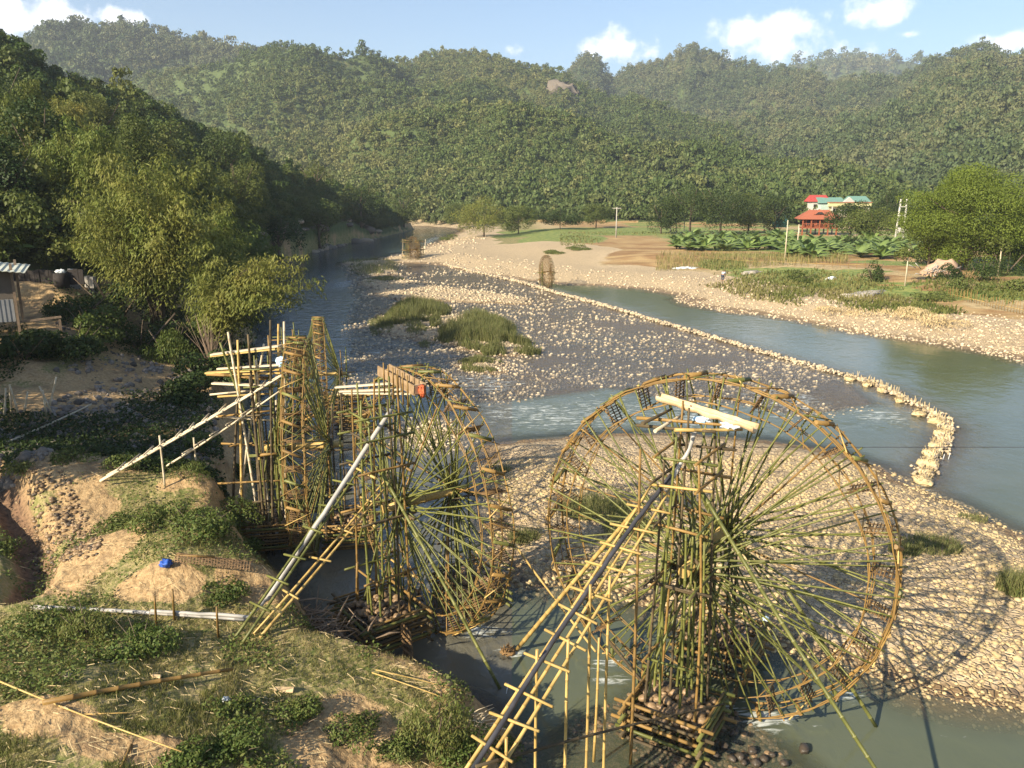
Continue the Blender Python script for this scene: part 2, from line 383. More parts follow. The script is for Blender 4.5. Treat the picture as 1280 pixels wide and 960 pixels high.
def simple_mat(name, c1, c2, scale=6, rough=.75, bump=.01, bscale=None, ring=None, objvar=.25, detail=4, coord='o'):
    mt, t, b, o = new_mat(name); k = N(t)
    vec = k.oc() if coord == 'o' else k.pos()
    n = k.noise(vec, scale, detail); n = k.ramp(n, .3, .7)
    col = k.mix(n, c1, c2)
    if objvar:
        col = k.mix(k.m('MULTIPLY', k.objrand(), objvar), col, tuple(x*.35 for x in c1))
        col = k.mix(k.m('MULTIPLY', k.island(), objvar*.8), col, tuple(min(1, x*1.5) for x in c2))
    if ring: col = k.mix(k.m('MULTIPLY', k.attr('ring'), .65), col, ring)
    t.links.new(col, b.inputs['Base Color']); b.inputs['Roughness'].default_value = rough
    if bump: t.links.new(k.bump(k.noise(vec, bscale or scale*6, 4), bump), b.inputs['Normal'])
    return mt
BAM_GREEN = simple_mat('bamboo_green', (.055, .068, .016), (.155, .155, .042), 1.3, .45, .003, 30, (.25, .24, .10), .45)
BAM_YEL = simple_mat('bamboo_yellow', (.34, .21, .06), (.50, .36, .13), 1.5, .5, .003, 30, (.20, .12, .04), .4)
BAM_ORG = simple_mat('bamboo_orange', (.13, .075, .022), (.26, .16, .05), 2, .55, .003, 30, (.14, .07, .02), .5)
BAM_PALE = simple_mat('bamboo_weathered', (.42, .34, .22), (.60, .52, .38), 1.5, .65, .003, 30, (.28, .20, .12), .4)
BAM_DARK = simple_mat('bamboo_dark', (.035, .028, .018), (.11, .08, .04), 1.5, .7, .003, 30, (.12, .09, .05), .4)
WOOD = simple_mat('old_wood', (.16, .10, .05), (.34, .24, .14), 5, .8, .008, 40, None, .4)
WOOD_PALE = simple_mat('pale_wood', (.46, .32, .17), (.66, .50, .30), 4, .75, .008, 30, None, .2)
PVC = simple_mat('grey_pipe', (.27, .26, .24), (.40, .38, .35), 2, .4, .001, 20, None, .1)
BLACKPIPE = simple_mat('black_pipe', (.03, .03, .035), (.07, .07, .08), 2, .5, .001, 20, None, .1)
STRAW = simple_mat('straw', (.34, .25, .12), (.58, .46, .26), 6, .9, .02, 25, None, .5)
DRIFT = simple_mat('driftwood', (.10, .07, .045), (.26, .19, .13), 5, .85, .01, 30, None, .7)
WATTLE = simple_mat('wattle', (.045, .032, .018), (.20, .12, .05), 5, .75, .006, 40, None, .6)
CLOTH_BLUE = simple_mat('blue_plastic', (.02, .06, .30), (.04, .12, .45), 8, .5, .02, 12, None, 0)
CLOTH_WHITE = simple_mat('white_plastic', (.62, .70, .76), (.80, .82, .82), 8, .5, .03, 12, None, 0)
CLOTH_SKY = simple_mat('lightblue_plastic', (.30, .55, .80), (.75, .82, .85), 9, .5, .03, 12, None, 0)
RUST = simple_mat('red_cloth', (.42, .08, .03), (.55, .16, .06), 8, .7, .02, 12, None, 0)
BARK = simple_mat('bark', (.06, .045, .03), (.16, .12, .085), 6, .9, .02, 30, None, .3)
MAT_WOVEN = simple_mat('woven_mat', (.14, .09, .05), (.30, .19, .10), 12, .8, .012, 60, None, .3)
def stone_mat(name, c1, c2, c3, wet=0):
    mt, t, b, o = new_mat(name); k = N(t); p = k.pos(); i = k.island()
    col = k.mix(i, c1, c2); col = k.mix(k.ramp(k.m('FRACT', k.m('MULTIPLY', i, 17.3)), .82, .9), col, c3)
    col = k.mix(k.m('MULTIPLY', k.ramp(k.noise(p, 14, 4), .35, .7), .45), col, tuple(x*.55 for x in c1))
    t.links.new(col, b.inputs['Base Color']); b.inputs['Roughness'].default_value = .35 if wet else .85
    t.links.new(k.bump(k.noise(p, 40, 4), .01), b.inputs['Normal']); return mt
STONE = stone_mat('river_stone', (.37, .28, .145), (.56, .44, .24), (.25, .19, .12))
STONE_RIF = stone_mat('riffle_stone', (.34, .27, .18), (.64, .53, .36), (.14, .12, .10))
STONE_WET = stone_mat('wet_stone', (.13, .085, .045), (.34, .23, .13), (.06, .05, .04), 1)
STONE_FAR = stone_mat('shore_stone', (.40, .31, .20), (.64, .52, .36), (.30, .25, .19))
ROCK_DARK = stone_mat('rubble_stone', (.13, .11, .09), (.30, .26, .22), (.08, .07, .06))
def leaf_mat(name, c1, c2, c3=None, trans=.3, rough=.6):
    """c1..c2 vary leaf by leaf, 'tint' (per plant) pulls towards c3"""
    mt, t, b, o = new_mat(name); k = N(t); i = k.island()
    col = k.mix(i, c1, c2)
    if c3: col = k.mix(k.attr('tint'), col, c3)
    col = k.mix(k.m('MULTIPLY', k.objrand(), .35), col, tuple(x*.5 for x in c1))
    t.links.new(col, b.inputs['Base Color']); b.inputs['Roughness'].default_value = rough; b.inputs['Specular IOR Level'].default_value = .25
    tr = t.nodes.new('ShaderNodeBsdfTranslucent'); t.links.new(col, tr.inputs['Color'])
    mx = t.nodes.new('ShaderNodeMixShader'); mx.inputs[0].default_value = trans
    t.links.new(b.outputs[0], mx.inputs[1]); t.links.new(tr.outputs[0], mx.inputs[2]); t.links.new(mx.outputs[0], o.inputs[0])
    return mt
LEAF_HILL = leaf_mat('hill_leaves', (.075, .118, .032), (.145, .19, .055), (.24, .235, .085))
LEAF_FAR = leaf_mat('far_leaves', (.068, .105, .040), (.12, .155, .055), (.20, .195, .085))
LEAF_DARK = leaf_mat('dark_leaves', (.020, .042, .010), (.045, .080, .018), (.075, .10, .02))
LEAF_BAMBOO = leaf_mat('bamboo_leaves', (.085, .135, .022), (.175, .225, .045), (.26, .235, .055), .35)
LEAF_MID = leaf_mat('mid_leaves', (.045, .085, .014), (.095, .14, .028), (.15, .16, .035))
LEAF_BIG = leaf_mat('rain_tree_leaves', (.09, .145, .018), (.20, .26, .038), (.24, .28, .045), .4)
LEAF_WEED = leaf_mat('weed_leaves', (.055, .10, .018), (.13, .18, .04), (.20, .19, .06))
LEAF_BANANA = leaf_mat('banana_leaves', (.16, .26, .055), (.30, .40, .12), (.26, .33, .12), .35, .45)
GRASS = leaf_mat('grass_blades', (.09, .12, .025), (.20, .20, .055), (.36, .29, .13), .3)
REED = leaf_mat('reed_blades', (.08, .12, .025), (.17, .19, .06), (.25, .23, .10), .3)

# ------------------------------------------------------------ ground sheet (polar grid, fine where the photo looks)
A_in = np.linspace(R(-37), R(37), 760); A_out = np.linspace(R(37), R(323), 90)[1:-1]
AA = np.concatenate([A_in, A_out]); 
r1 = 5*1.0042**np.arange(0, 610); r1 = r1[r1 < 62]; r2 = r1[-1]*1.0125**np.arange(1, 420); r2 = r2[r2 < 2450]
RR = np.concatenate([[.5, 2.5, 4], r1, r2]); nA, nR = len(AA), len(RR)
ga, gr = np.meshgrid(AA, RR, indexing='ij'); gx = (gr*np.sin(ga)).ravel(); gy = (gr*np.cos(ga)).ravel()
gz, I = land(gx, gy, True)
ii = np.arange(nA)[:, None]; jj = np.arange(nR-1)[None, :]
i2 = (ii+1) % nA
quads = np.stack([ii*nR+jj, ii*nR+jj+1, i2*nR+jj+1, i2*nR+jj], -1).reshape(-1, 4)
# masks: which kind of ground lies where
dL, dR, dB, n1, n2 = I['dL'], I['dR'], I['dB'], I['n1'], I['n2']
hillm = np.zeros(len(gx))
for nm, (h, s) in I['hs'].items(): hillm = np.maximum(hillm, sst(-.5, .8, h-(gz-.05)+.3)*(h > -20)*(np.abs(h-gz) < .3))
hillm = np.maximum(hillm, sst(66, 74, gy)*sst(.5, 2.5, dL))
fR = fbm(gx, gy, 14, 4)
gravel = np.maximum(sst(-.3, .3, dB), sst(17, 11, dR+fR*7)*(dR > -3))
BEACH = [(640, 322, 130, 20), (760, 345, 110, 13), (560, 318, 70, 14), (500, 324, 40, 5)]
gravel = np.maximum(gravel, sst(-.15, .15, patches(gx, gy, BEACH, .8)+.3*fR)*(dR > -3))
gravel = np.maximum(gravel, sst(.9, .2, I['w'])); gravel = np.maximum(gravel, (gz > -.5)*(I['dS'] > -2)*1.0*(dL < 0)*(dR < 0))
left = sst(0, .4, dL)
SOIL = [(60, 595, 95, 26), (245, 600, 40, 16), (90, 640, 60, 26), (120, 700, 60, 30), (200, 738, 50, 12), (430, 865, 75, 34), (500, 900, 50, 12), (320, 725, 40, 14), (60, 915, 60, 16), (420, 890, 60, 20),
        (160, 930, 90, 14), (265, 550, 60, 10), (30, 900, 40, 12)]
soil = sst(-.25, .35, patches(gx, gy, SOIL)+.55*n1+.35*n2)*left
soil = np.maximum(soil, left*sst(2.6, 1.0, dL)*.9)
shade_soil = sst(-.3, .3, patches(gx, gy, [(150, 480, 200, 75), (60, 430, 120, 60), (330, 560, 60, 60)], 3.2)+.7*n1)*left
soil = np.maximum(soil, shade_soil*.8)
cliff = sst(46.0, 47, gy+n1)*sst(49.5, 48.5, gy+n1)*left; soil = np.maximum(soil, cliff)
gully = sst(.75, .15, pdist(GULLY, gx, gy)); soil = np.maximum(soil, gully*left)
paddy = sst(26, 32, dR+fR*5)*sst(95, 80, dR)*(hillm < .5)*(gx > -5)
rgreen = sst(.02, .25, fbm(gx*.7, gy*1.6, 9, 4)+.10)*sst(6, 13, dR+fR*4)*(hillm < .5)*sst(18, 45, gx)
rgreen = np.maximum(rgreen, sst(-.2, .2, patches(gx, gy, [(700, 303, 60, 7), (760, 292, 160, 5), (900, 360, 90, 14), (1000, 350, 90, 14), (1090, 372, 60, 12), (905, 333, 30, 4)], 1.2)+.5*fR))
paddy = paddy*(1-rgreen); orange = sst(-.2, .3, patches(gx, gy, [(1230, 390, 90, 14), (1130, 355, 50, 12), (1150, 375, 60, 8), (850, 322, 140, 9), (1100, 395, 80, 8)], 1.6)+.4*fR)
paddy = np.maximum(paddy, orange)
MA = np.stack([gravel*(1-left), soil, hillm], 1); MBv = np.stack([paddy, rgreen, gully*left], 1)
gme = mesh_np('ground', np.stack([gx, gy, gz], 1), quads, {'ma': MA, 'mb': MBv}, True)
mt, t, b, o = new_mat('ground'); k = N(t); p = k.pos()
def sep(v):
    n = t.nodes.new('ShaderNodeSeparateXYZ'); t.links.new(v, n.inputs[0]); return n.outputs
ma = sep(k.attr('ma', 'Vector')); mb = sep(k.attr('mb', 'Vector')); P = sep(p)
nf = k.noise(p, 9, 5, .65); nm_ = k.noise(p, 1.3, 4); nb = k.noise(p, .22, 4)
grass = k.mix(k.ramp(nm_, .35, .65), (.10, .12, .028), (.24, .21, .08)); grass = k.mix(k.ramp(nf, .42, .65), grass, (.33, .26, .13))
soilc = k.mix(k.ramp(nf, .3, .7), (.28, .18, .085), (.47, .33, .17)); soilc = k.mix(k.ramp(nm_, .5, .75), soilc, (.20, .13, .07))
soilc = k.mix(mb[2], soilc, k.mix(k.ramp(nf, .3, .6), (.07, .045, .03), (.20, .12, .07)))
c1 = k.voro(p, 5.5, 'F1', 'Color'); dd = k.voro(p, 5.5, 'DISTANCE_TO_EDGE'); d2_ = k.voro(p, 13, 'F1', 'Distance')
cs = sep(c1)
grav = k.mix(cs[0], (.34, .25, .15), (.56, .44, .28)); grav = k.mix(k.ramp(cs[1], .85, .95), grav, (.20, .16, .12))
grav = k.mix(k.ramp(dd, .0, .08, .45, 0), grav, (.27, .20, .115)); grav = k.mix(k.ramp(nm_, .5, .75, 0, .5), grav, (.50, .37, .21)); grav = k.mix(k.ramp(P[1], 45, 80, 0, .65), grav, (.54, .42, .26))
forest = k.mix(k.ramp(nf, .35, .65), (.045, .075, .022), (.10, .125, .04)); forest = k.mix(k.ramp(nb, .55, .75), forest, (.13, .12, .05))
padc = k.mix(k.ramp(nb, .35, .65), (.30, .17, .07), (.46, .32, .15)); padc = k.mix(k.ramp(nf, .4, .7, 0, .5), padc, (.22, .17, .07))
strp = k.noise(k.scale(p, (.05, .45, 1)), 1, 3); padc = k.mix(k.ramp(strp, .45, .6, 0, .6), padc, (.20, .115, .05))
rg = k.mix(k.ramp(nm_, .35, .65), (.10, .16, .035), (.24, .26, .07)); rg = k.mix(k.ramp(nf, .5, .7, 0, .6), rg, (.30, .25, .12))
def edge(mask, lo=.35, hi=.65):
    return k.ramp(k.m('ADD', mask, k.m('MULTIPLY', k.m('SUBTRACT', nf, .5), .7)), lo, hi)
dry = k.mix(k.ramp(nm_, .4, .6), (.30, .23, .12), (.42, .32, .17))
base = k.mix(k.ramp(P[0], 4, 10), grass, dry)
col = k.mix(edge(mb[0]), base, padc); col = k.mix(edge(mb[1]), col, rg)
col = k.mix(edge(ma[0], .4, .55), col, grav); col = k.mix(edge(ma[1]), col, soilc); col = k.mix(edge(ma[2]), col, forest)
wet = k.ramp(k.m('ADD', P[2], k.m('MULTIPLY', k.m('SUBTRACT', nm_, .5), .12)), .03, .13, 1, 0)
wetc = k.mix(1.0, col, (.52, .46, .39), 'MULTIPLY'); col = k.mix(wet, col, wetc)
t.links.new(col, b.inputs['Base Color']); t.links.new(k.ramp(P[2], .0, .1, .45, .9), b.inputs['Roughness'])
hgt = k.m('ADD', k.m('ADD', k.m('MULTIPLY', nf, .045), k.m('MULTIPLY', k.noise(p, 3.2, 4), .10)), k.m('MULTIPLY', k.m('MULTIPLY', k.ramp(dd, 0, .2), ma[0]), .07))
t.links.new(k.bump(hgt, 1.0, .9), b.inputs['Normal'])
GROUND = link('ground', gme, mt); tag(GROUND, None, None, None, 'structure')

HZ0 = float(gz.min())-1.0; HZ1 = float(gz.max())+45.0
print('HAZE BOX', HZ0, HZ1)
# ------------------------------------------------------------ water sheet
sel = (RR > 4) & (RR < 420); selA = np.arange(760)
zz = gz.reshape(nA, nR); keep = np.zeros((nA, nR), bool)
cells = (np.minimum.reduce([zz[:-1, :-1], zz[1:, :-1], zz[:-1, 1:], zz[1:, 1:]]) < .06)
cells[:, :] &= sel[None, :-1]; cells[760:, :] = False
near_out = np.zeros_like(cells); 
ci, cj = np.nonzero(cells)
q = np.stack([ci*nR+cj, ci*nR+cj+1, (ci+1)*nR+cj+1, (ci+1)*nR+cj], 1)
u, inv = np.unique(q, return_inverse=True); wx, wy, wz = gx[u], gy[u], gz[u]
RAPID = [(600, 480, 70, 0), (470, 405, 14, 0), (470, 440, 22, 0), (530, 415, 40, 0), (560, 428, 30, 0), (640, 515, 60, 0), (700, 520, 100, 0), (760, 515, 100, 0), (860, 520, 90, 0), (980, 500, 80, 0), (1100, 520, 50, 0), (450, 540, 40, 0), (440, 500, 30, 0),
         (560, 775, 50, 0), (600, 790, 40, 0), (640, 815, 25, 0), (760, 830, 30, 0), (900, 880, 50, 0), (960, 900, 60, 0), (1060, 870, 30, 0), (770, 850, 30, 0), (430, 355, 20, 0), (540, 300, 10, 0), (470, 545, 30, 0), (1150, 610, 30, 0), (430, 585, 40, 0)]
foam = patches(wx, wy, [(a, b, rx, max(8, rx*.28)) for a, b, rx, _ in RAPID], 0)
foam = np.clip(foam+.35, 0, 1)*.9; foam = foam+.45*np.clip(foam-.25, 0, 1)*(wy < 24)
wob = .014*fbm(wx, wy, .5, 3)*(foam > 0)*2+.006*fbm(wx+5, wy, .9, 3)
wme = mesh_np('water', np.stack([wx, wy, wob], 1), inv.reshape(-1, 4), {'depth': np.clip(-wz, 0, 2), 'foam': foam, 'calm': sst(0, 3, np.where((I['dS'][u] < 0) & (wx > 0), pdist(WEIR, wx, wy), 0))}, True)
mt, t, b, o = new_mat('river_water'); k = N(t); p = k.pos()
dep = k.attr('depth'); fo = k.attr('foam'); calm = k.attr('calm')
flow = k.scale(p, (1, .6, 1))
n1_ = k.noise(flow, 3.2, 5, .6, .8); n2_ = k.noise(p, .18, 4)
wc = k.mix(k.ramp(n2_, .35, .65), (.100, .096, .072), (.130, .124, .094))
wc = k.mix(k.ramp(dep, .0, .3, 1, 0), wc, (.115, .11, .105))
PW = t.nodes.new('ShaderNodeSeparateXYZ'); t.links.new(p, PW.inputs[0])
wc = k.mix(k.m('MULTIPLY', calm, .55), wc, (.085, .115, .062))  # calm water: green of the reflected trees put into the base colour
wc = k.mix(k.m('MULTIPLY', k.ramp(PW.outputs[1], 30, 50), k.ramp(PW.outputs[0], 2, -6)), wc, (.020, .040, .060))  # left channel: sky reflection painted as a deep blue base colour
fn = k.noise(k.scale(p, (.7, 2.6, 1)), 2.0, 6, .66, 1.0)
fm = k.ramp(k.m('ADD', fn, k.m('MULTIPLY', fo, .22)), .68, .86, 0, .8)
wc = k.mix(fm, wc, (.62, .66, .64))
t.links.new(wc, b.inputs['Base Color']); t.links.new(k.m('ADD', .07, k.m('MULTIPLY', fm, .5)), b.inputs['Roughness'])
b.inputs['Specular IOR Level'].default_value = .5; b.inputs['IOR'].default_value = 1.33
al = k.m('ADD', k.ramp(dep, .0, .45, .42, 1.0), fm, None, True); t.links.new(al, b.inputs['Alpha'])
hb = k.m('ADD', k.m('MULTIPLY', n1_, k.m('ADD', .5, fo)), k.m('MULTIPLY', k.noise(p, .9, 3), 1.0))
t.links.new(k.bump(hb, .10, k.m('SUBTRACT', .72, k.m('MULTIPLY', calm, .55))), b.inputs['Normal'])
WATER = link('water', wme, mt); tag(WATER, None, None, None, 'structure')

# ------------------------------------------------------------ stones
def ico(sub):
    import bmesh
    bm = bmesh.new(); bmesh.ops.create_icosphere(bm, subdivisions=sub, radius=1)
    V = np.array([v.co[:] for v in bm.verts]); Fs = np.array([[v.index for v in f.verts] for f in bm.faces]); bm.free(); return V, Fs
ICO1, ICO2, ICO3 = ico(1), ico(2), ico(3)
def stone_protos(base, n):
    V, Fs = base; out = []
    for i in range(n):
        q = V.copy(); dirs = rng.normal(size=(7, 3)); dirs /= np.linalg.norm(dirs, axis=1)[:, None]
        for d in dirs:
            c = rng.uniform(.62, .95); s = q@d; q -= np.maximum(s-c, 0)[:, None]*d*.85
        q *= rng.uniform(.75, 1.15, 3)*np.array([1, 1, .72]); q *= (1+.05*rng.normal(size=(len(q), 1))); out.append(q)
    return out
def scatter(name, pts, size, base=ICO1, mat=None, smooth=False, lift=.3, npro=10, attrs=None):
    """many stones as one sheet of loose gravel"""
    pro = stone_protos(base, npro); V0, F0 = base; n = len(pts)
    which = rng.integers(0, npro, n); P0 = np.array(pro)[which]
    a = rng.uniform(0, 2*np.pi, n); ca, sa = np.cos(a), np.sin(a)
    X = P0[:, :, 0]*ca[:, None]-P0[:, :, 1]*sa[:, None]; Y = P0[:, :, 0]*sa[:, None]+P0[:, :, 1]*ca[:, None]; Z = P0[:, :, 2]
    s = np.asarray(size)[:, None]
    V = np.stack([X*s+pts[:, 0:1], Y*s+pts[:, 1:2], Z*s+pts[:, 2:3]+s*lift], -1).reshape(-1, 3)
    Fs = (F0[None]+np.arange(n)[:, None, None]*len(V0)).reshape(-1, F0.shape[1])
    return mesh_np(name, V, Fs, attrs, smooth)
def sample_box(n, x0, x1, y0, y1): return rng.uniform(x0, x1, n), rng.uniform(y0, y1, n)
def on(px_lo, px_hi, py_lo, py_hi, n, z=0):
    """points spread over the ground seen between two bearings (dense near, sparse far)"""
    px = rng.uniform(px_lo, px_hi, n); py = rng.uniform(py_lo, py_hi, n)
    a = (px-640)/F; bb = (480-py)/F; dy = math.cos(PITCH)+bb*math.sin(PITCH); dz = -math.sin(PITCH)+bb*math.cos(PITCH); tt = (z-CH)/dz
    return a*tt, dy*tt
# near gravel bar
x, y = sample_box(44000, -3.5, 21, 13, 33); d = sdist(BAR, x, y)+fbm(x, y, 3, 4)*.45; kk = d > -.7; x, y = x[kk], y[kk]
z = land(x, y); kk = fbm(x, y, 2.2, 4)+.25*rng.normal(size=len(x)) > -.2; x, y, z = x[kk], y[kk], z[kk]; s = .025+.085*rng.random(len(x))**2.6*(.7+.8*np.clip(fbm(x+70, y, 3, 3)+.3, 0, 1))
tag(link('gravel', scatter('gravel', np.stack([x, y, z], 1), s*rng.uniform(.8, 1.2, len(x)), ICO1, lift=-.02), STONE), 'bed of tan cobbles on the gravel bar under the big wheel', 'gravel', None, 'stuff')
# riffle stones
x, y = on(420, 1180, 330, 620, 95000); dS = sdist(SHO, x, y); nn = fbm(x, y, 5, 4)+.3*fbm(x, y, 16, 2)
dI = np.maximum.reduce([sdist(Ip, x, y) for Ip in ISL]); r = np.hypot(x, y)
kk = ((dS > -1) & (nn > -.34) & (rng.random(len(x)) < .55+.6*nn)) | ((dI > -1.2) & (rng.random(len(x)) < .8)); x, y, r = x[kk], y[kk], r[kk]
z = np.maximum(land(x, y), -.07); s = (.035+.0010*r)*(.45+1.5*rng.random(len(x))**3)
tag(link('shoal_stones', scatter('shoal_stones', np.stack([x, y, z], 1), s, ICO1, lift=.15), STONE_RIF), 'loose stones poking out of the shallow riffle', 'gravel', None, 'stuff')
# right shore and far beach
x, y = on(470, 1330, 300, 470, 26000); dR = sdist(RBx, x, y)+fbm(x, y, 3, 4)*2; r = np.hypot(x, y)
kk = (dR > -1.0) & (dR < 13+6*fbm(x, y, 14, 3)) & (rng.random(len(x)) < np.clip(1.2-dR/16, .2, 1)); x, y, r = x[kk], y[kk], r[kk]
z = land(x, y); s = (.03+.0013*r)*(.5+rng.random(len(x))**2)
tag(link('shore_stones', scatter('shore_stones', np.stack([x, y, z], 1), s, ICO1, lift=.1), STONE_FAR), 'pale cobbles of the beach along the right bank', 'gravel', None, 'stuff')
# bottom shoal by the bank
x, y = sample_box(6500, -1.5, 7.0, 11, 16.8); d = sdist(SH2, x, y); kk = (d > -.3) & (fbm(x, y, 1.6, 3) > -.22+.3*(x < 2.6)); x, y = x[kk], y[kk]; z = np.maximum(land(x, y), -.06)
tag(link('shallow_stones', scatter('shallow_stones', np.stack([x, y, z], 1), .04+.07*rng.random(len(x))**2, ICO2, lift=.1, smooth=True), STONE_WET), 'wet brown pebbles in the shallows at the foot of the stone crib', 'gravel', None, 'stuff')
# rubble on the left slope
x, y = on(-20, 330, 395, 560, 6000, 4); kk = (fbm(x, y, 3, 3)+.5*patches(x, y, [(70, 480, 160, 80)], 4) > -.05) & (sdist(LB, x, y) > 1); x, y = x[kk], y[kk]; z = land(x, y)
tag(link('rubble', scatter('rubble', np.stack([x, y, z], 1), .05+.22*rng.random(len(x))**3, ICO1, lift=.1), ROCK_DARK), 'grey rubble strewn over the shaded left slope', 'rubble', None, 'stuff')
# left river bank boulders upstream
pl = [G(a, b)[:2] for a, b in [(322, 346), (345, 331), (395, 315), (440, 304), (480, 297), (520, 287)]]
pts = []
for i in range(150):
    j = min(len(pl)-2, int((i/150)**.9*(len(pl)-1))); tt = random.random(); q = pl[j]+(pl[j+1]-pl[j])*tt; nn_ = np.array([-(pl[j+1]-pl[j])[1], (pl[j+1]-pl[j])[0]]); nn_ /= np.linalg.norm(nn_)
    q = q+nn_*random.uniform(-.5, 4.5); pts.append((q[0], q[1]))
for i, (x_, y_) in enumerate(pts[:110]):
    if i < 6: 
        V0, F0 = ICO2; pr = stone_protos(ICO2, 1)[0]; me = mesh_np('bank_boulder', pr, F0)
        if i == 0: bmeshes = []
        me.materials.append(STONE_FAR if i % 2 else STONE_RIF); bmeshes.append(me)
    o_ = bpy.data.objects.new('bank_boulder', bmeshes[i % 6]); COL.objects.link(o_); s_ = random.uniform(.5, 2.0)
    o_.location = (x_, y_, max(zat(x_, y_), 0)+.05); o_.scale = (s_, s_*random.uniform(.7, 1.1), s_*random.uniform(.5, .8)); o_.rotation_euler = (0, 0, random.uniform(0, 6))
    tag(o_, 'grey boulder at the foot of the wooded hill along the upstream channel', 'boulder', 'boulders along the shaded far channel')
# single stones that stand out
STB = [stone_protos(ICO3, 1)[0] for _ in range(6)]; STM = []
for pr in STB:
    me = mesh_np('river_boulder', pr, ICO3[1], None, True); me.materials.append(STONE_WET); STM.append(me)
for px, py, s_ in [(870, 925, .17), (905, 934, .13), (925, 948, .15), (940, 940, .14), (955, 950, .12), (930, 955, .1), (915, 950, .11), (1005, 938, .16), (965, 945, .1), (888, 915, .11), (900, 905, .12), (880, 900, .1), (860, 935, .12),
                   (895, 945, .1), (945, 955, .13), (980, 956, .12), (840, 935, .12), (915, 918, .1)]:
    g = G(px, py, .02); o_ = bpy.data.objects.new('river_boulder', random.choice(STM)); COL.objects.link(o_); o_.location = (g[0], g[1], .05); o_.scale = (s_, s_*random.uniform(.75, 1.1), s_*.85)
    o_.rotation_euler = (0, 0, random.uniform(0, 6)); tag(o_, 'rounded brown stone in the shallows beside the big wheel crib', 'stone', 'rounded stones beside the big wheel crib')

# ------------------------------------------------------------ foliage machinery
def leaves(pts, nrm, L, W, tilt=.7, droop=None):
    """one quad per point; returns V (n*4,3)"""
    n = len(pts); nr = nrm+rng.normal(size=(n, 3))*tilt; nr /= np.linalg.norm(nr, axis=1)[:, None]+1e-9
    a = rng.normal(size=(n, 3)); a -= (a*nr).sum(1)[:, None]*nr
    if droop is not None: a = droop+rng.normal(size=(n, 3))*.35; a -= (a*nr).sum(1)[:, None]*nr
    a /= np.linalg.norm(a, axis=1)[:, None]+1e-9; b_ = np.cross(nr, a)
    l = (L*rng.uniform(.6, 1.3, n))[:, None]; w = (W*rng.uniform(.7, 1.2, n))[:, None]
    return np.stack([pts-a*l/2, pts+b_*w/2-a*l*.05, pts+a*l/2, pts-b_*w/2-a*l*.05], 1).reshape(-1, 3)
def quads_for(n): return np.arange(n*4).reshape(-1, 4)
def lobed(n, lobes, rx=1., rz=1., low=-.35, down=.6, rs=1.):
    """points and outward normals on a cluster of lobes inside a unit crown (centre 0)"""
    c = rng.normal(size=(lobes, 3)); c /= np.linalg.norm(c, axis=1)[:, None]; c *= rng.uniform(.35, .72, lobes)[:, None]; c[:, 2] = np.where(c[:, 2] < low, -c[:, 2], c[:, 2])
    rad = rng.uniform(.28, .50, lobes)*rs; w = rng.choice(lobes, n, p=rad**2/(rad**2).sum())
    d = rng.normal(size=(n, 3)); d /= np.linalg.norm(d, axis=1)[:, None]; d[:, 2] = np.where(rng.random(n) < down, np.abs(d[:, 2]), d[:, 2])
    p_ = c[w]+d*(rad[w]*rng.uniform(.72, 1.06, n)**1)[:, None]
    return p_*np.array([rx, rx, rz]), d
def forest_mesh(name, X, Y, Z, H_, Wd, protos, tint):
    """protos: list of (k*4,3) unit-crown quads; one mesh of very many trees"""
    n = len(X); Vs = []; T = []; which = rng.integers(0, len(protos), n)
    for i, pr in enumerate(protos):
        s = which == i
        if not s.any(): continue
        a = rng.uniform(0, 6.283, s.sum()); ca, sa = np.cos(a)[:, None], np.sin(a)[:, None]; w = Wd[s][:, None]; h = H_[s][:, None]
        vx = (pr[None, :, 0]*ca-pr[None, :, 1]*sa)*w+X[s][:, None]; vy = (pr[None, :, 0]*sa+pr[None, :, 1]*ca)*w+Y[s][:, None]; vz = pr[None, :, 2]*h+Z[s][:, None]
        Vs.append(np.stack([vx, vy, vz], -1).reshape(-1, 3)); T.append(np.repeat(tint[s], len(pr)))
    V = np.concatenate(Vs); return mesh_np(name, V, quads_for(len(V)//4), {'tint': np.concatenate(T)})
def crown_protos(k_, n, leaf, lobes=7, rz=.9):
    out = []
    for i in range(k_):
        p_, d = lobed(n, lobes, 1, rz, rs=.82); out.append(leaves(p_, d, leaf, leaf*.7, .55))
    return out
# ---- far hillsides
def hillside(nm, n, amin, amax, wlo, whi, protos, mat, label, dens=None, smin=-.02, smax=1.08, hfac=1.0, rpow=1.0):
    A, rf, zf, rr, zr = HILLS[nm]
    a = rng.uniform(amin, amax, n); f = np.interp(a, A, rf); q_ = np.interp(a, A, rr); s = smin+(smax-smin)*rng.random(n)**rpow; r = f+(q_-f)*s
    x = r*np.sin(a); y = r*np.cos(a); h, _ = hill(nm, x, y, a, r, *{'left': (7, 45, .85), 'centre': (55, 170, .95), 'hump': (22, 80, .85), 'peak': (60, 260, .8), 'right': (75, 300, .85), 'far': (90, 500, .8)}[nm])
    z = land(x, y); kk = (np.abs(z-h) < .5) & (z > 1.0)
    if dens is not None: kk &= rng.random(n) < dens(x, y)
    x, y, z = x[kk], y[kk], z[kk]; w = rng.uniform(wlo, whi, len(x))*(1+.5*(rng.random(len(x)) < .06)); hh = w*hfac*rng.uniform(.8, 1.4, len(x))
    tint = np.clip(.32+.9*fbm(x, y, 90, 4)+.30*rng.normal(size=len(x)), 0, 1)
    me = forest_mesh(nm, x, y, z+hh*.75, hh, w, protos, tint)
    return tag(link('hillside_forest', me, mat), label, 'forest', None, 'stuff')
a0, a1 = R(-37), R(37)
PF = crown_protos(10, 75, .34, 7); PFL = crown_protos(8, 110, .25, 8); PL = crown_protos(8, 460, .17, 9); PLN = crown_protos(8, 950, .105, 10)
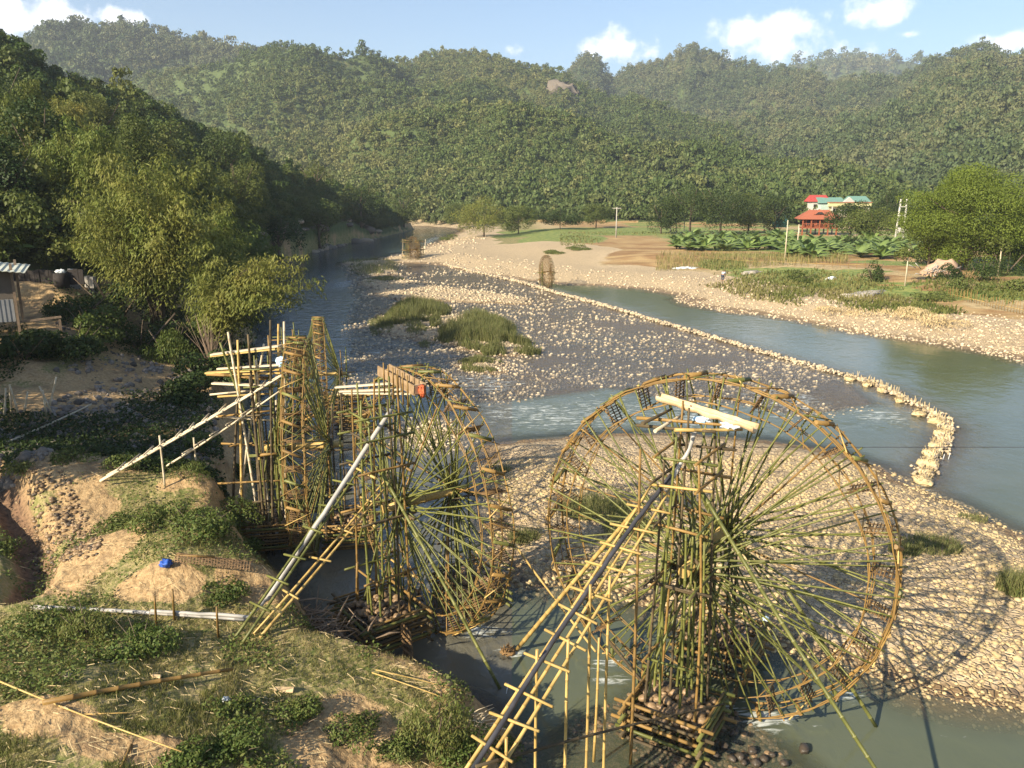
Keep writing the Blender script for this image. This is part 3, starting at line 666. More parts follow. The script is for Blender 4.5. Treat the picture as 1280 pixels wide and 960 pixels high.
ROCKC = np.array(atY(700, 108, 690)[:2])
hillside('hump', 15000, R(-20), R(24), 1.3, 2.6, PF, LEAF_HILL, 'green forest on the low rounded hill in front of the middle hill')
hillside('centre', 29000, R(-24), R(27), 1.7, 3.4, PF, LEAF_HILL, 'dense green forest covering the middle hill across the valley', lambda x, y: np.where((x-ROCKC[0])**2/144+(y-ROCKC[1])**2/900 < 1, .1, 1))
hillside('peak', 5200, R(-37), R(-10), 4.5, 8, PFL, LEAF_FAR, 'hazy forest on the high ridge at upper left')
hillside('right', 21000, R(3), R(37), 3.0, 6.0, PFL, LEAF_FAR, 'hazy blue green forest on the right mountain range')
hillside('far', 1500, R(13), R(33), 9, 16, PFL, LEAF_FAR, 'pale forest on the most distant ridge')
hillside('left', 2300, R(-44), R(-6), 1.3, 2.7, PL, LEAF_MID, 'mixed dark forest on the upper part of the steep near hillside at left', None, .42, 1.12, 1.0, 1.0)
hillside('left', 1600, R(-44), R(-6), 1.2, 2.5, PLN, LEAF_MID, 'green forest on the lower part of the steep near hillside at left', None, -.22, .45, 1.0, 1.0)
# valley floor wood at the foot of the middle hill
x = rng.uniform(-60, 170, 900); y = rng.uniform(232, 300, 900); z = land(x, y); kk = (sdist(RBx, x, y) > 3) & (y > 262-.10*x+6*fbm(x, y, 20, 2)); x, y, z = x[kk], y[kk], z[kk]
w = rng.uniform(1.6, 3.4, len(x)); tag(link('valley_wood', forest_mesh('valley_wood', x, y, z+w*.7, w*1.1, w, crown_protos(8, 260, .22, 8), np.clip(rng.normal(.4, .3, len(x)), 0, 1)), LEAF_HILL), 'band of low wood along the foot of the middle hill', 'forest', None, 'stuff')

# ---- single trees
def limb_trunk(parent, H_, rad, spread, n=5, mat=BARK, lean=(0, 0)):
    mb = MB(); top = Vector((lean[0], lean[1], H_*.62))
    mb.tube([(0, 0, -.3), (lean[0]*.2, lean[1]*.2, H_*.2), (lean[0]*.6, lean[1]*.6, H_*.42), top], [rad, rad*.8, rad*.6, rad*.35], 7)
    for i in range(n):
        a = 6.28*i/n+random.uniform(-.4, .4); z0 = H_*random.uniform(.25, .5); c = Vector((lean[0]*.5, lean[1]*.5, z0)); e = Vector((math.cos(a)*spread*random.uniform(.4, .75), math.sin(a)*spread*random.uniform(.4, .75), H_*random.uniform(.55, .85)))
        md = c.lerp(e, .5)+Vector((0, 0, -H_*.04)); mb.tube([c, md, e], [rad*.45, rad*.3, rad*.1], 5)
    return mb.build('trunk', mat, parent)
def tree(name, label, cat, loc, H_, W_, nleaf=2500, leaf=.35, lobes=10, mat=LEAF_MID, group=None, base=.3, tint=.4, rs=.78, trunk_r=None):
    t_ = thing(name, label, cat, loc, 0, group); hc = H_*(1-base)/2
    nleaf = int(nleaf*2.2); leaf *= .72; p_, d = lobed(nleaf, int(lobes*1.5), 1, 1, -.35 if base > .1 else -.95, .6 if base > .1 else .3, rs); V = leaves(p_*np.array([W_/2*1.1, W_/2*1.1, hc*1.12]), d, leaf, leaf*.65, .6); V[:, 2] += H_*base+hc
    tn = np.repeat(np.clip(rng.normal(tint, .15, nleaf), 0, 1), 4)
    link('crown', mesh_np('crown', V, quads_for(nleaf), {'tint': tn}), mat, t_)
    limb_trunk(t_, H_, trunk_r or H_*.025, W_/2); return t_
def bamboo_clump(label, loc, H_, W_, culms=46, per=230, leaf=.30, mat=LEAF_BAMBOO, group=None, tint=.4, lean=(0, 0), name='bamboo_clump'):
    """arching culms with drooping feathery foliage"""
    t_ = thing(name, label, 'bamboo', loc, 0, group); mb = MB(); P_ = []; D_ = []
    for i in range(culms):
        a = random.uniform(0, 6.283); reach = W_/2*random.uniform(.15, 1.0)**.7; h = H_*random.uniform(.62, 1.0)*(1-.28*(reach/(W_/2))**2)
        b0 = Vector((math.cos(a)*.5*random.random(), math.sin(a)*.5*random.random(), -.2)); dx, dy = math.cos(a)*reach+lean[0]*random.uniform(.6, 1.2), math.sin(a)*reach+lean[1]*random.uniform(.6, 1.2)
        ctl = []
        for s in np.linspace(0, 1, 9):
            ctl.append(Vector((b0.x+dx*s**2.2, b0.y+dy*s**2.2, h*(1.18*s-.18*s**5-.22*max(0, s-.7)**1.0*reach/(W_/2)*2.2))))
        if i % 2 == 0: mb.tube(ctl, [.06*(1-.85*s) for s in np.linspace(0, 1, 9)], 4)
        C = np.array([c[:] for c in ctl]); m_ = int(per*1.9); s = rng.uniform(.32, 1, m_)**.8*8; j = np.minimum(s.astype(int), 7); fr = (s-j)[:, None]
        c = C[j]*(1-fr)+C[j+1]*fr; rad = .20+.62*np.sin(np.pi*np.clip(s/8, 0, 1)**1.3)[:, None]*H_/9
        kq = 9; cl = rng.normal(size=(kq, 3))*.6; off = cl[rng.integers(0, kq, m_)]+rng.normal(size=(m_, 3))*.42; off[:, 2] -= .15
        P_.append(c+off*rad); dd_ = off/np.linalg.norm(off, axis=1)[:, None]; dd_[:, 2] = np.abs(dd_[:, 2])+.35; D_.append(dd_)
    P_ = np.concatenate(P_); D_ = np.concatenate(D_); dr = D_*np.array([1, 1, 0])+np.array([0, 0, -.9])
    V = leaves(P_, D_, leaf*.72, leaf*.20, .45, dr); n_ = len(P_); cl_t = np.clip(tint+.35*fbm(P_[:, 0]+loc[0], P_[:, 2]+loc[1], 1.3, 3)+.1*rng.normal(size=n_), 0, 1)
    link('foliage', mesh_np('foliage', V, quads_for(n_), {'tint': np.repeat(cl_t, 4)}), mat, t_); mb.build('culms', BAM_DARK, t_)
    return t_
def shrub(label, loc, H_, W_, n=500, leaf=.16, mat=LEAF_WEED, group=None, tint=.4, name='shrub', upright=0, cat='shrub'):
    t_ = thing(name, label, cat, loc, 0, group); p_, d = lobed(n, 7, 1, 1, -.1); p_[:, 2] = np.abs(p_[:, 2])
    if upright: d[:, 2] *= .3
    V = leaves(p_*np.array([W_/2*1.1, W_/2*1.1, H_*.92]), d, leaf, leaf*(.28 if upright else .6), .6, np.array([[0, 0, 1.0]]) if upright else None)
    link('leaves', mesh_np('leaves', V, quads_for(n), {'tint': np.repeat(np.clip(rng.normal(tint, .2, n), 0, 1), 4)}), mat, t_)
    mb = MB()
    for i in range(5):
        a = random.uniform(0, 6.28); mb.tube([(0, 0, -.1), (math.cos(a)*W_*.2, math.sin(a)*W_*.2, H_*.4), (math.cos(a)*W_*.38, math.sin(a)*W_*.38, H_*.8)], [.02*H_, .014*H_, .006*H_], 4)
    mb.build('stem', BARK, t_); return t_
def blades(name, x, y, z, h, w, mat, label, cat='grass', lean=.35, parent=None, tint=None):
    n = len(x); a = rng.uniform(0, 6.283, n); b_ = rng.uniform(0, 6.283, n); ln = rng.uniform(0, lean, n)*h
    o_ = np.stack([x, y, z], 1); s = np.stack([np.cos(a), np.sin(a), 0*a], 1)*(w[:, None]/2); L_ = np.stack([np.cos(b_)*ln, np.sin(b_)*ln, h], 1)
    m1 = o_+L_*np.array([.35, .35, .55]); V = np.stack([o_-s, o_+s, m1+s*.8, m1-s*.8, m1-s*.8, m1+s*.8, o_+L_+s*.12, o_+L_-s*.12], 1).reshape(-1, 3)
    tn = rng.random(n) if tint is None else tint
    me = mesh_np(name, V, quads_for(2*n), {'tint': np.repeat(tn, 8)}); o_ = link(name, me, mat, parent)
    if label: tag(o_, label, cat, None, 'stuff')
    return o_

# ------------------------------------------------------------ plants on the left bank
def put(px, py, z0=None):
    g = onland(px, py) if z0 is None else G(px, py, z0); return (g[0], g[1], zat(g[0], g[1]))
def atpx(px, Y):
    """land point at distance Y below bearing px"""
    z = 3.0
    for _ in range(4):
        dep = Y*math.cos(PITCH)+(CH-z)*math.sin(PITCH); x = (px-640)/F*dep; z = zat(x, Y)
    return (x, Y, z)
bamboo_clump('tall yellow green bamboo clump arching over the bank, the largest near the huts', atpx(203, 50), 12.4, 11.0, 72, 280, .42, tint=.45, group='bamboo on the left bank')
bamboo_clump('bamboo clump with a long low branch hanging out over the water', atpx(262, 47), 7.0, 6.5, 34, 240, .40, tint=.55, lean=(4.4, -.6), group='bamboo on the left bank')
bamboo_clump('green bamboo clump right of the tallest clump, bright at its top', atpx(275, 58), 9.2, 6.5, 36, 230, .42, tint=.25, group='bamboo on the left bank')
bamboo_clump('bamboo clump rising behind the tallest clump on its left', atpx(120, 62), 9.5, 7, 44, 230, .45, tint=.2, group='bamboo on the left bank')
bamboo_clump('bamboo clump with a golden top high on the left slope', atpx(85, 84), 9, 8, 40, 200, .55, tint=.8, group='bamboo on the left bank')
bamboo_clump('pale green bamboo clump standing above the blue shack', atpx(25, 74), 9, 8, 40, 200, .5, tint=.25, group='bamboo on the left bank')
bamboo_clump('bamboo clump in the middle of the slope above the river bend', atpx(240, 92), 8.0, 8, 40, 200, .5, tint=.35, group='bamboo on the left bank')
bamboo_clump('dark green bamboo clump at the water side past the overhanging one', atpx(318, 88), 8.5, 7, 30, 200, .45, tint=.1, group='bamboo on the left bank')
HT = ['broad dark tree', 'tall round tree', 'pale leafed tree', 'loose crowned tree']
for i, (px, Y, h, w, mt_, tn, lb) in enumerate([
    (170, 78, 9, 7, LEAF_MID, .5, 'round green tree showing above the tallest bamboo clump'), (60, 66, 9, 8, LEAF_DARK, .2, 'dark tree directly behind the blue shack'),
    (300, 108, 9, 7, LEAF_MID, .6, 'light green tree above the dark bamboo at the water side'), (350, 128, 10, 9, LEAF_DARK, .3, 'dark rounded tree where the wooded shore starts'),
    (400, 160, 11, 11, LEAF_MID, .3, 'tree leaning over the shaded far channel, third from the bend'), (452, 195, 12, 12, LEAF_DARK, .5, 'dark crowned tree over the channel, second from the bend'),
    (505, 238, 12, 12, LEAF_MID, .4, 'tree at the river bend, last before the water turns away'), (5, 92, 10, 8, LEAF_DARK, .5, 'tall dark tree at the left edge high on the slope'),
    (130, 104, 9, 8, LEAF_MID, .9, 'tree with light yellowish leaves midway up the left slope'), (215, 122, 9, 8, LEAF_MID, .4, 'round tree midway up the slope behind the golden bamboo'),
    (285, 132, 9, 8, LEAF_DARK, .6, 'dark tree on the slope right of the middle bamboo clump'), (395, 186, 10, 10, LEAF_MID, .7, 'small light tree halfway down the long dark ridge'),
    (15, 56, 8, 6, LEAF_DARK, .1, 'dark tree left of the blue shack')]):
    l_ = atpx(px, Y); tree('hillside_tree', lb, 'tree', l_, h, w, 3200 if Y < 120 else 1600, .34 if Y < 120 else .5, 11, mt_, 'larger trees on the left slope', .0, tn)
# clumps just outside the frame on the left: unseen, added to shade the slope
for x_, y_, h in [(-20.5, 22, 9.5), (-24, 26.5, 10.5), (-30, 30, 11), (-37, 36, 12), (-35, 28, 13), (-41, 39.5, 13), (-39, 33, 12)]:
    bamboo_clump('unseen leafy bamboo clump added beyond the left edge to shade the slope', (x_, y_, zat(x_, y_)), h, 6.5 if y_ < 29 else 9, 34, 170, .6, LEAF_DARK, 'unseen bamboo shading the left slope', .3)
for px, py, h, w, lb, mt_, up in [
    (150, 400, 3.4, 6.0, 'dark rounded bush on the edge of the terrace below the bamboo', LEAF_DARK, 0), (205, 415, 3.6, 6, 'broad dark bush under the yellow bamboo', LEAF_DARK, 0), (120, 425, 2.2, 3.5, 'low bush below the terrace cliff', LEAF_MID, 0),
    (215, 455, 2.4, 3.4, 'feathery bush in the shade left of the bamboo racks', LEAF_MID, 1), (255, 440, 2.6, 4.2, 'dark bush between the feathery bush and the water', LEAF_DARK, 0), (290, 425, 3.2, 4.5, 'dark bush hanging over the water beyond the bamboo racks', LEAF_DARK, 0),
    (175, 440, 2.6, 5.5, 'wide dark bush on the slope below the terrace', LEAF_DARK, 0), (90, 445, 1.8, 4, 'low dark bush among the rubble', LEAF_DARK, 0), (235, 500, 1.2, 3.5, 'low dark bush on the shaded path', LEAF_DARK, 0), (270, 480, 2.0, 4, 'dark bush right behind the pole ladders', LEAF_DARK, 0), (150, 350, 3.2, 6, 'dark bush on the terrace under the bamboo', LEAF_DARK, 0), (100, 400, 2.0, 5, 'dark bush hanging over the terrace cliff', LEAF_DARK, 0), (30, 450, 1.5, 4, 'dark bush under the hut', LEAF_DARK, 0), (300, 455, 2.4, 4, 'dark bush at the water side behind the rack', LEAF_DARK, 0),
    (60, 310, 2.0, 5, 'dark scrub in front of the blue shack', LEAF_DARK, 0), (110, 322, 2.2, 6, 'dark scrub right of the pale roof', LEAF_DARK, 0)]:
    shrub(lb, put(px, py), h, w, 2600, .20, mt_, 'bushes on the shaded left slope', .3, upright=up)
def fnear(px, py, rx, ry, z=2.3):
    c = G(px, py, z); return c
# foreground bushes and weeds
for px, py, h, w, lb, n_, up, tn, lf in [
    (545, 935, 1.25, 1.3, 'tall feathery yellow green bush at the bottom edge by the water', 2600, 1, .6, .10), (590, 948, .7, 1.5, 'dark leafy bush right of the feathery bush', 1600, 0, .1, .07), (628, 950, .5, 1.1, 'dark low bush at the foot of the bamboo chute', 1100, 0, .1, .07),
    (235, 600, .55, 1.6, 'grey green bush on top of the tan mound', 900, 1, .3, .10), (290, 650, .8, 2.2, 'large leafy bush above the woven mat', 2400, 0, .3, .09), (250, 665, .7, 2.2, 'leafy bush left of the large one above the woven mat', 2200, 0, .25, .09),
    (200, 655, .6, 2.0, 'low leafy bush in the middle of the green mound', 1900, 0, .35, .09), (150, 660, .45, 1.6, 'low leafy bush at the left of the green mound', 1300, 0, .35, .09), (315, 690, .6, 1.3, 'leafy bush at the brink right of the woven mat', 1300, 0, .15, .09),
    (275, 745, .5, 1.4, 'leafy bush right below the woven mat', 1100, 0, .2, .08), (110, 795, .9, 1.3, 'tall light green weed bush behind the long pale pole', 1600, 1, .5, .10), (175, 810, .65, 1.8, 'dark leafy bush under the long pale pole', 1800, 0, .1, .08),
    (60, 780, .5, 1.6, 'weedy bush at left behind the long pale pole', 1200, 0, .3, .08), (380, 905, .4, 1.2, 'leafy bush on the near edge of the sandy patch', 1300, 0, .3, .07), (440, 925, .4, 1.4, 'leafy bush below the sandy patch', 1500, 0, .3, .07),
    (300, 940, .45, 1.6, 'dark leafy bush at the bottom edge below the long brown pole', 1900, 0, .15, .07), (240, 950, .4, 1.1, 'dark leafy bush at the bottom edge left of the largest one', 1200, 0, .15, .07), (500, 950, .35, 1.1, 'low leafy bush between the sand and the feathery bush', 1000, 0, .35, .07),
    (25, 590, .45, 1.4, 'bright weed bush at the left edge beyond the gully', 900, 0, .5, .09), (95, 575, .5, 1.6, 'green weed bush at the far rim of the tan mound', 900, 0, .4, .09), (150, 585, .5, 1.6, 'green weed bush beside the lowest end of the bamboo chute', 900, 0, .35, .09),
    (10, 690, .5, 1.5, 'weedy bush at the left edge on the near side of the gully', 900, 0, .3, .09), (285, 885, .35, .9, 'leafy bush beside the white bag', 900, 0, .25, .07), (255, 560, .9, 1.6, 'shaded bush below the long bamboo chute', 1000, 0, .15, .1), (300, 600, .8, 1.4, 'shaded bush at the foot of the rack posts', 1000, 0, .1, .1)]:
    shrub(lb, put(px, py), h, w, n_, lf, LEAF_WEED, 'weed bushes on the near bank', tn, upright=up)
# short grass and weeds over the near bank
x, y = on(-60, 700, 520, 1010, 150000, 2.3); S = np.maximum(sst(-.25, .35, patches(x, y, SOIL)+.55*fbm(x, y, 4.5, 4)+.35*fbm(x+31, y-7, 1.1, 3)), sst(1.4, .5, pdist(GULLY, x, y)))
kk = (rng.random(len(x)) > S*1.05) & (sdist(LB, x, y) > 1.0) & (fbm(x, y, .9, 3) > -.25) & (x > -30); x, y = x[kk], y[kk]; z = land(x, y); dd_ = np.hypot(x, y)
blades('grass', x, y, z-.01, rng.uniform(.03, .10, len(x))*(1+.8*(fbm(x, y, 2, 2) > .2)), .007+.0004*dd_, GRASS, 'short green and straw coloured grass over the near bank', lean=.9, tint=np.clip(.55+fbm(x, y, 1.6, 3)*1.0+.2*rng.normal(size=len(x)), 0, 1))
x, y = on(-60, 660, 520, 1000, 52000, 2.3); S = sst(-.25, .35, patches(x, y, SOIL)+.3*fbm(x, y, 4.5, 4)); cov = fbm(x+9, y, 1.9, 4)+.5*sst(-.4, .3, patches(x, y, [(200, 660, 140, 50), (470, 940, 150, 30), (150, 800, 170, 25), (300, 940, 110, 30)]))
kk = (rng.random(len(x)) > S) & (sdist(LB, x, y) > .8) & (cov > .14) & (x > -30); x, y = x[kk], y[kk]; z = land(x, y); n_ = len(x)
V = leaves(np.stack([x, y, z+rng.uniform(.02, .22, n_)], 1), np.tile([[0, 0, 1.0]], (n_, 1)), .085, .055, .6)
tag(link('weeds', mesh_np('weeds', V, quads_for(n_), {'tint': np.repeat(rng.random(n_)*.6, 4)}), LEAF_WEED), 'low broad leaved weeds spread through the grass of the near bank', 'weeds', None, 'stuff')
# straw litter
x, y = on(-60, 640, 560, 1000, 3000, 2.4); kk = (sdist(LB, x, y) > .8); x, y = x[kk], y[kk]; n_ = len(x); a_ = rng.uniform(0, 3.14, n_); l_ = rng.uniform(.02, .06, n_)+.16*rng.random(n_)**4; w_ = .005
ex, ey = np.cos(a_)*l_, np.sin(a_)*l_; z0_ = land(x-ex, y-ey)+.05; z1_ = land(x+ex, y+ey)+.06
V = np.stack([np.stack([x-ex, y-ey-w_, z0_], 1), np.stack([x+ex, y+ey-w_, z1_], 1), np.stack([x+ex, y+ey+w_, z1_+.008], 1), np.stack([x-ex, y-ey+w_, z0_+.008], 1)], 1).reshape(-1, 3)
tag(link('straw_litter', mesh_np('straw_litter', V, quads_for(n_)), STRAW), 'broken straw and bamboo splinters strewn over the near bank', 'litter', None, 'stuff')
# shaded slope scrub
x, y = on(-40, 330, 380, 560, 46000, 3.5); kk = (sdist(LB, x, y) > .8) & (fbm(x, y, 5, 4) > -.12); x, y = x[kk], y[kk]; z = land(x, y); n_ = len(x)
V = leaves(np.stack([x, y, z+rng.uniform(.0, .5, n_)**1.5], 1), np.tile([[0, 0, 1.0]], (n_, 1)), .16, .09, .8)
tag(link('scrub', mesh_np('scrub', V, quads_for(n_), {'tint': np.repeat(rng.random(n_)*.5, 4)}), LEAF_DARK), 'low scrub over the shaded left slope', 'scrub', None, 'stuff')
# reeds on the islands, each bed of reeds its own
for j, (pp, n_, h, lb) in enumerate([(ISL[0], 2500, .8, 'small bed of green reeds on the far tip of the shoal'), (gp([(470, 410), (505, 378), (560, 385), (565, 400), (520, 405)]), 9000, 1.1, 'tall dark green reed bed beside the left channel'),
    (gp([(540, 398), (600, 392), (645, 410), (640, 430), (600, 440), (545, 425)]), 11000, 1.15, 'large green reed bed in the middle of the shoal'), (gp([(600, 434), (640, 422), (676, 436), (668, 444), (610, 445)]), 5000, 1.0, 'low green reed bed at the near right end of the island'),
    (gp([(572, 454), (600, 447), (630, 456), (612, 466), (585, 464)]), 2000, .5, 'short sparse reeds on the nearest stony islet'), (gp([(455, 347), (500, 345), (505, 352), (460, 355)]), 1500, .5, 'thin strip of reeds on the gravel spit'), (gp([(462, 400), (480, 395), (490, 415), (470, 420)]), 1500, .6, 'dark sparse reeds on the rocks at the edge of the rapids'),
    (gp([(505, 410), (520, 405), (545, 425), (530, 435)]), 1200, .6, 'small reed tuft beside the white rapids')]):
    P_ = np.array(pp); x = rng.uniform(P_[:, 0].min(), P_[:, 0].max(), n_*3); y = rng.uniform(P_[:, 1].min(), P_[:, 1].max(), n_*3); d = sdist(pp, x, y)
    kk = (d > -.3) & (fbm(x, y, 1.6, 3)+.6*fbm(x+40, y, 5, 2) > -.08); x, y, d = x[kk][:n_], y[kk][:n_], d[kk][:n_]; z = np.maximum(land(x, y), -.05); c = P_.mean(0)
    t_ = thing('reed_bed', lb, 'reeds', (c[0], c[1], 0), 0, 'reed beds on the shoal')
    blades('reeds', x-c[0], y-c[1], z, h*rng.uniform(.4, 1.1, len(x))*np.clip(.5+d*.4, .4, 1), np.full(len(x), .035), REED, None, parent=t_, lean=.5)['kind'] = 'stuff'
# tufts on the gravel bar and beach
def tuft(lb, px, py, h, w, n_, z0=.4, group='green tufts on the gravel'):
    g = put(px, py); a = rng.uniform(0, 6.28, n_); r_ = w/2*np.sqrt(rng.random(n_)); x = r_*np.cos(a); y = r_*np.sin(a)*.8
    o_ = blades('grass_tuft', x, y, np.zeros(n_), h*rng.uniform(.4, 1.2, n_), np.full(n_, .02), REED, None, lean=.8); o_.location = g; tag(o_, lb, 'grass tuft', group)
for a in [('green tuft at the head of the big wheel shadow', 1165, 685, .3, 1.8, 900), ('small tuft beside the shadow of the big wheel', 1130, 690, .25, 1.0, 500), ('tuft of tall grass on the right edge of the gravel bar', 1272, 740, .6, 1.2, 900), ('tuft seen between the two large wheels', 655, 675, .4, 1.1, 500),
          ('small tuft on the bar right of the middle wheel', 628, 590, .25, .8, 250), ('leafy tuft seen through the left half of the big wheel', 745, 640, .5, 2.6, 1400), ('leafy tuft seen low through the big wheel', 790, 665, .4, 2.0, 1000), ('thin tuft on the bar far right of the shadow', 1215, 650, .2, 1.0, 300)]: tuft(*a)

# ------------------------------------------------------------ right bank: trees, bananas, houses
tl = [(826, 292, 9, 9, 'dark', 'leftmost dark tree of the grove in front of the middle hill'), (862, 293, 12, 12, 'dark', 'tallest dark tree of the grove behind the banana plants'), (900, 294, 12, 13, 'dark', 'broad dark tree in the middle of the grove'), (935, 292, 9.5, 10, 'mid', 'lighter tree at the right end of the grove'),
      (968, 291, 9, 9, 'dark', 'dark tree left of the red stilt house'), (1000, 279, 8.5, 8, 'mid', 'tree standing behind the roof of the red stilt house'), (1062, 303, 7.6, 9, 'dark', 'dark tree right of the red stilt house'), (1092, 305, 7.6, 11, 'mid', 'rounded tree in front of the yellow building'), (1110, 288, 11, 8, 'dark', 'dark tree behind the pair of white poles'),
      (605, 296, 9, 13, 'bam', 'pale green bamboo thicket at the near corner of the river bend'), (648, 292, 7, 9, 'mid', 'small tree right of the thicket at the bend'), (575, 286, 8, 10, 'mid', 'tree behind the thicket at the bend'), (700, 287, 6, 10, 'dark', 'low dark tree at the back of the brown fields'), (745, 285, 7, 9, 'mid', 'low tree behind the single field pole')]
for px, py, h, w, kd, lb in tl:
    tree('valley_tree', lb, 'tree', put(px, py), h, w*1.15, 3400, .42, 12, {'dark': LEAF_DARK, 'mid': LEAF_MID, 'bam': LEAF_BAMBOO}[kd], 'trees along the far side of the fields', .0, .5)
# the great spreading tree at the right
g = put(1208, 338); tree('rain_tree', 'huge spreading light green tree at the right edge', 'tree', g, 13.0, 20, 30000, .30, 34, LEAF_BIG, None, .03, .4, .60, trunk_r=.45)
g = put(1290, 336); tree('rain_tree', 'spreading tree cut by the right edge of the view', 'tree', g, 11, 14, 10000, .34, 20, LEAF_BIG, None, .02, .35, .55, trunk_r=.4)
for px, py, h_, w_, lb in [(1160, 334, 7.4, 9, 'low leafy tree forming the left skirt of the huge tree'), (1200, 338, 6.5, 9, 'low leafy tree before the trunk of the huge tree'), (1245, 338, 6.5, 9, 'low leafy tree right of the trunk of the huge tree'), (1285, 340, 6, 8, 'low leafy tree at the right edge under the huge tree')]:
    tree('valley_tree', lb, 'tree', put(px, py), h_, w_, 2600, .34, 10, LEAF_BIG, 'low trees under the huge tree', .0, .4)
for px, py, h, w, lb in [(1225, 352, 2.6, 4.5, 'dark round bush under the huge tree'), (1185, 350, 2, 3, 'green bush left of the dark round bush'), (1091, 352, 2.6, 2.6, 'square trimmed looking dark green bush in the field'), (1060, 312, 3, 5, 'green bush below the dark tree by the stilt house'), (1150, 330, 3.5, 5, 'dark undergrowth left of the pink mound'),
                         (1255, 345, 3.2, 5, 'dark undergrowth right of the thin young trees'), (1000, 352, 1.4, 5, 'green vegetable bushes in the middle of the field'), (1165, 375, 1.2, 4, 'low bush on the orange path bank'), (880, 300, 2, 6, 'low green bush at the foot of the grove'),
                         (1210, 362, 1.3, 5, 'straggling bush behind the stake fence'), (1265, 362, 1.6, 5, 'straggling bush at the right end of the stake fence'), (960, 300, 2, 6, 'bush between the banana plants and the grove'), (1130, 395, 1.1, 6, 'dry brown brush on the shore below the orange path'), (1180, 405, 1.0, 6, 'second heap of dry brush nearest to the water'), (1050, 393, .9, 5, 'thin dry brush left along the shore'),
                         (1120, 312, 2.5, 4, 'bush at the foot of the pair of white poles'), (690, 318, .8, 5, 'low bush on the beach above the small wheel'), (720, 312, .8, 5, 'low bush at the edge of the brown field'), (560, 300, 1.6, 5, 'bush on the left tip of the far beach')]:
    dry_ = 'dry' in lb
    shrub(lb, put(px, py), h, w, 1300, .22, STRAW if dry_ else (LEAF_DARK if 'dark' in lb else LEAF_WEED), 'bushes of the right bank', .4, upright=dry_)
for px, py in [(1198, 352), (1148, 352)]:
    pass
def thin_tree(px, py, h, lb):
    g = put(px, py); t_ = thing('young_tree', lb, 'tree', g, 0, 'thin young trees by the fence'); MB().tube([(0, 0, -.2), (.05, 0, h*.5), (0, .05, h)], [.09, .07, .04], 6).build('trunk', BAM_PALE, t_)
    p_, d = lobed(500, 6, 1, 1); V = leaves(p_*np.array([1.7, 1.7, 1.3]), d, .3, .2, .6); V[:, 2] += h; link('crown', mesh_np('crown', V, quads_for(500), {'tint': np.full(2000, .6)}), LEAF_MID, t_)
thin_tree(1247, 345, 3.6, 'thin young tree with a round crown, left of the pair'); thin_tree(1259, 340, 4.8, 'taller thin young tree, right of the pair'); thin_tree(1131, 356, 3.2, 'thin young tree by the orange path')
# banana plants
def banana(nl=11, h=3.2):
    t_ = thing('banana_plant', 'x', 'banana plant'); MB().tube([(0, 0, -.2), (0, 0, h*.1), (.05, 0, h*.14)], [.14, .11, .07], 7).build('stem', LEAF_MID, t_)
    V = []; Fc = []; n0 = 0
    for i in range(nl):
        a = 6.28*i/nl+random.uniform(-.4, .4); el = random.uniform(.5, 1.4); L = h*random.uniform(.7, .95); W = .42*h/3; pz = Vector((0, 0, h*.10)); d = Vector((math.cos(a), math.sin(a), 0)); sd = Vector((-d.y, d.x, 0)); K = 6
        for j in range(K+1):
            s = j/K; c = pz+d*(math.cos(el)*L*s+.25*L*s*s)+Vector((0, 0, math.sin(el)*L*s-.42*L*s*s)); w = W*math.sin(math.pi*min(1, .12+s*.85))**.7*(1 if j < K else .1)
            V += [c+sd*w-Vector((0, 0, w*.35)), c+Vector((0, 0, w*.1)), c-sd*w-Vector((0, 0, w*.35))]
        for j in range(K):
            b_ = n0+j*3; Fc += [(b_, b_+1, b_+4, b_+3), (b_+1, b_+2, b_+5, b_+4)]
        n0 += 3*(K+1)
    link('leaves', mesh_np('leaves', np.array([v[:] for v in V]), np.array(Fc), {'tint': np.full(len(V), random.random()*.7)}, True), LEAF_BANANA, t_); return t_
bp = [banana(11, 3.6), banana(12, 4.0), banana(10, 3.2)]; km = kid_map()
bl = [(1012+i*7+random.uniform(-3, 3), 318-random.uniform(0, 12)) for i in range(3)]
spots = [(px, random.uniform(300, 314)) for px in np.linspace(842, 985, 40)]+[(px, random.uniform(306, 322)) for px in np.linspace(985, 1140, 42)]+[(1010, 322), (1018, 324), (1075, 322), (1100, 324), (870, 312), (905, 314)]
WH = ['in the left third of the row below the grove', 'in the middle of the row, below the red stilt house', 'in the right third of the row, before the white poles']
for i, (px, py) in enumerate(spots):
    o_ = bp[i] if i < 3 else copy_thing(bp[i % 3], km); g = put(px, py); o_.location = g; o_.rotation_euler = (0, 0, random.uniform(0, 6.28)); s_ = random.uniform(.8, 1.15); o_.scale = (s_, s_, s_)
    j = 0 if px < 950 else (1 if px < 1055 else 2); o_['label'] = 'banana plant '+WH[j]; o_['group'] = 'banana plants '+['below the grove', 'below the stilt house', 'before the white poles'][j]
o_ = copy_thing(bp[1], km); o_.location = put(27, 322); o_.scale = (.95, .95, 1.0); o_['label'] = 'dark banana plant standing before the blue shack'; del o_['group']
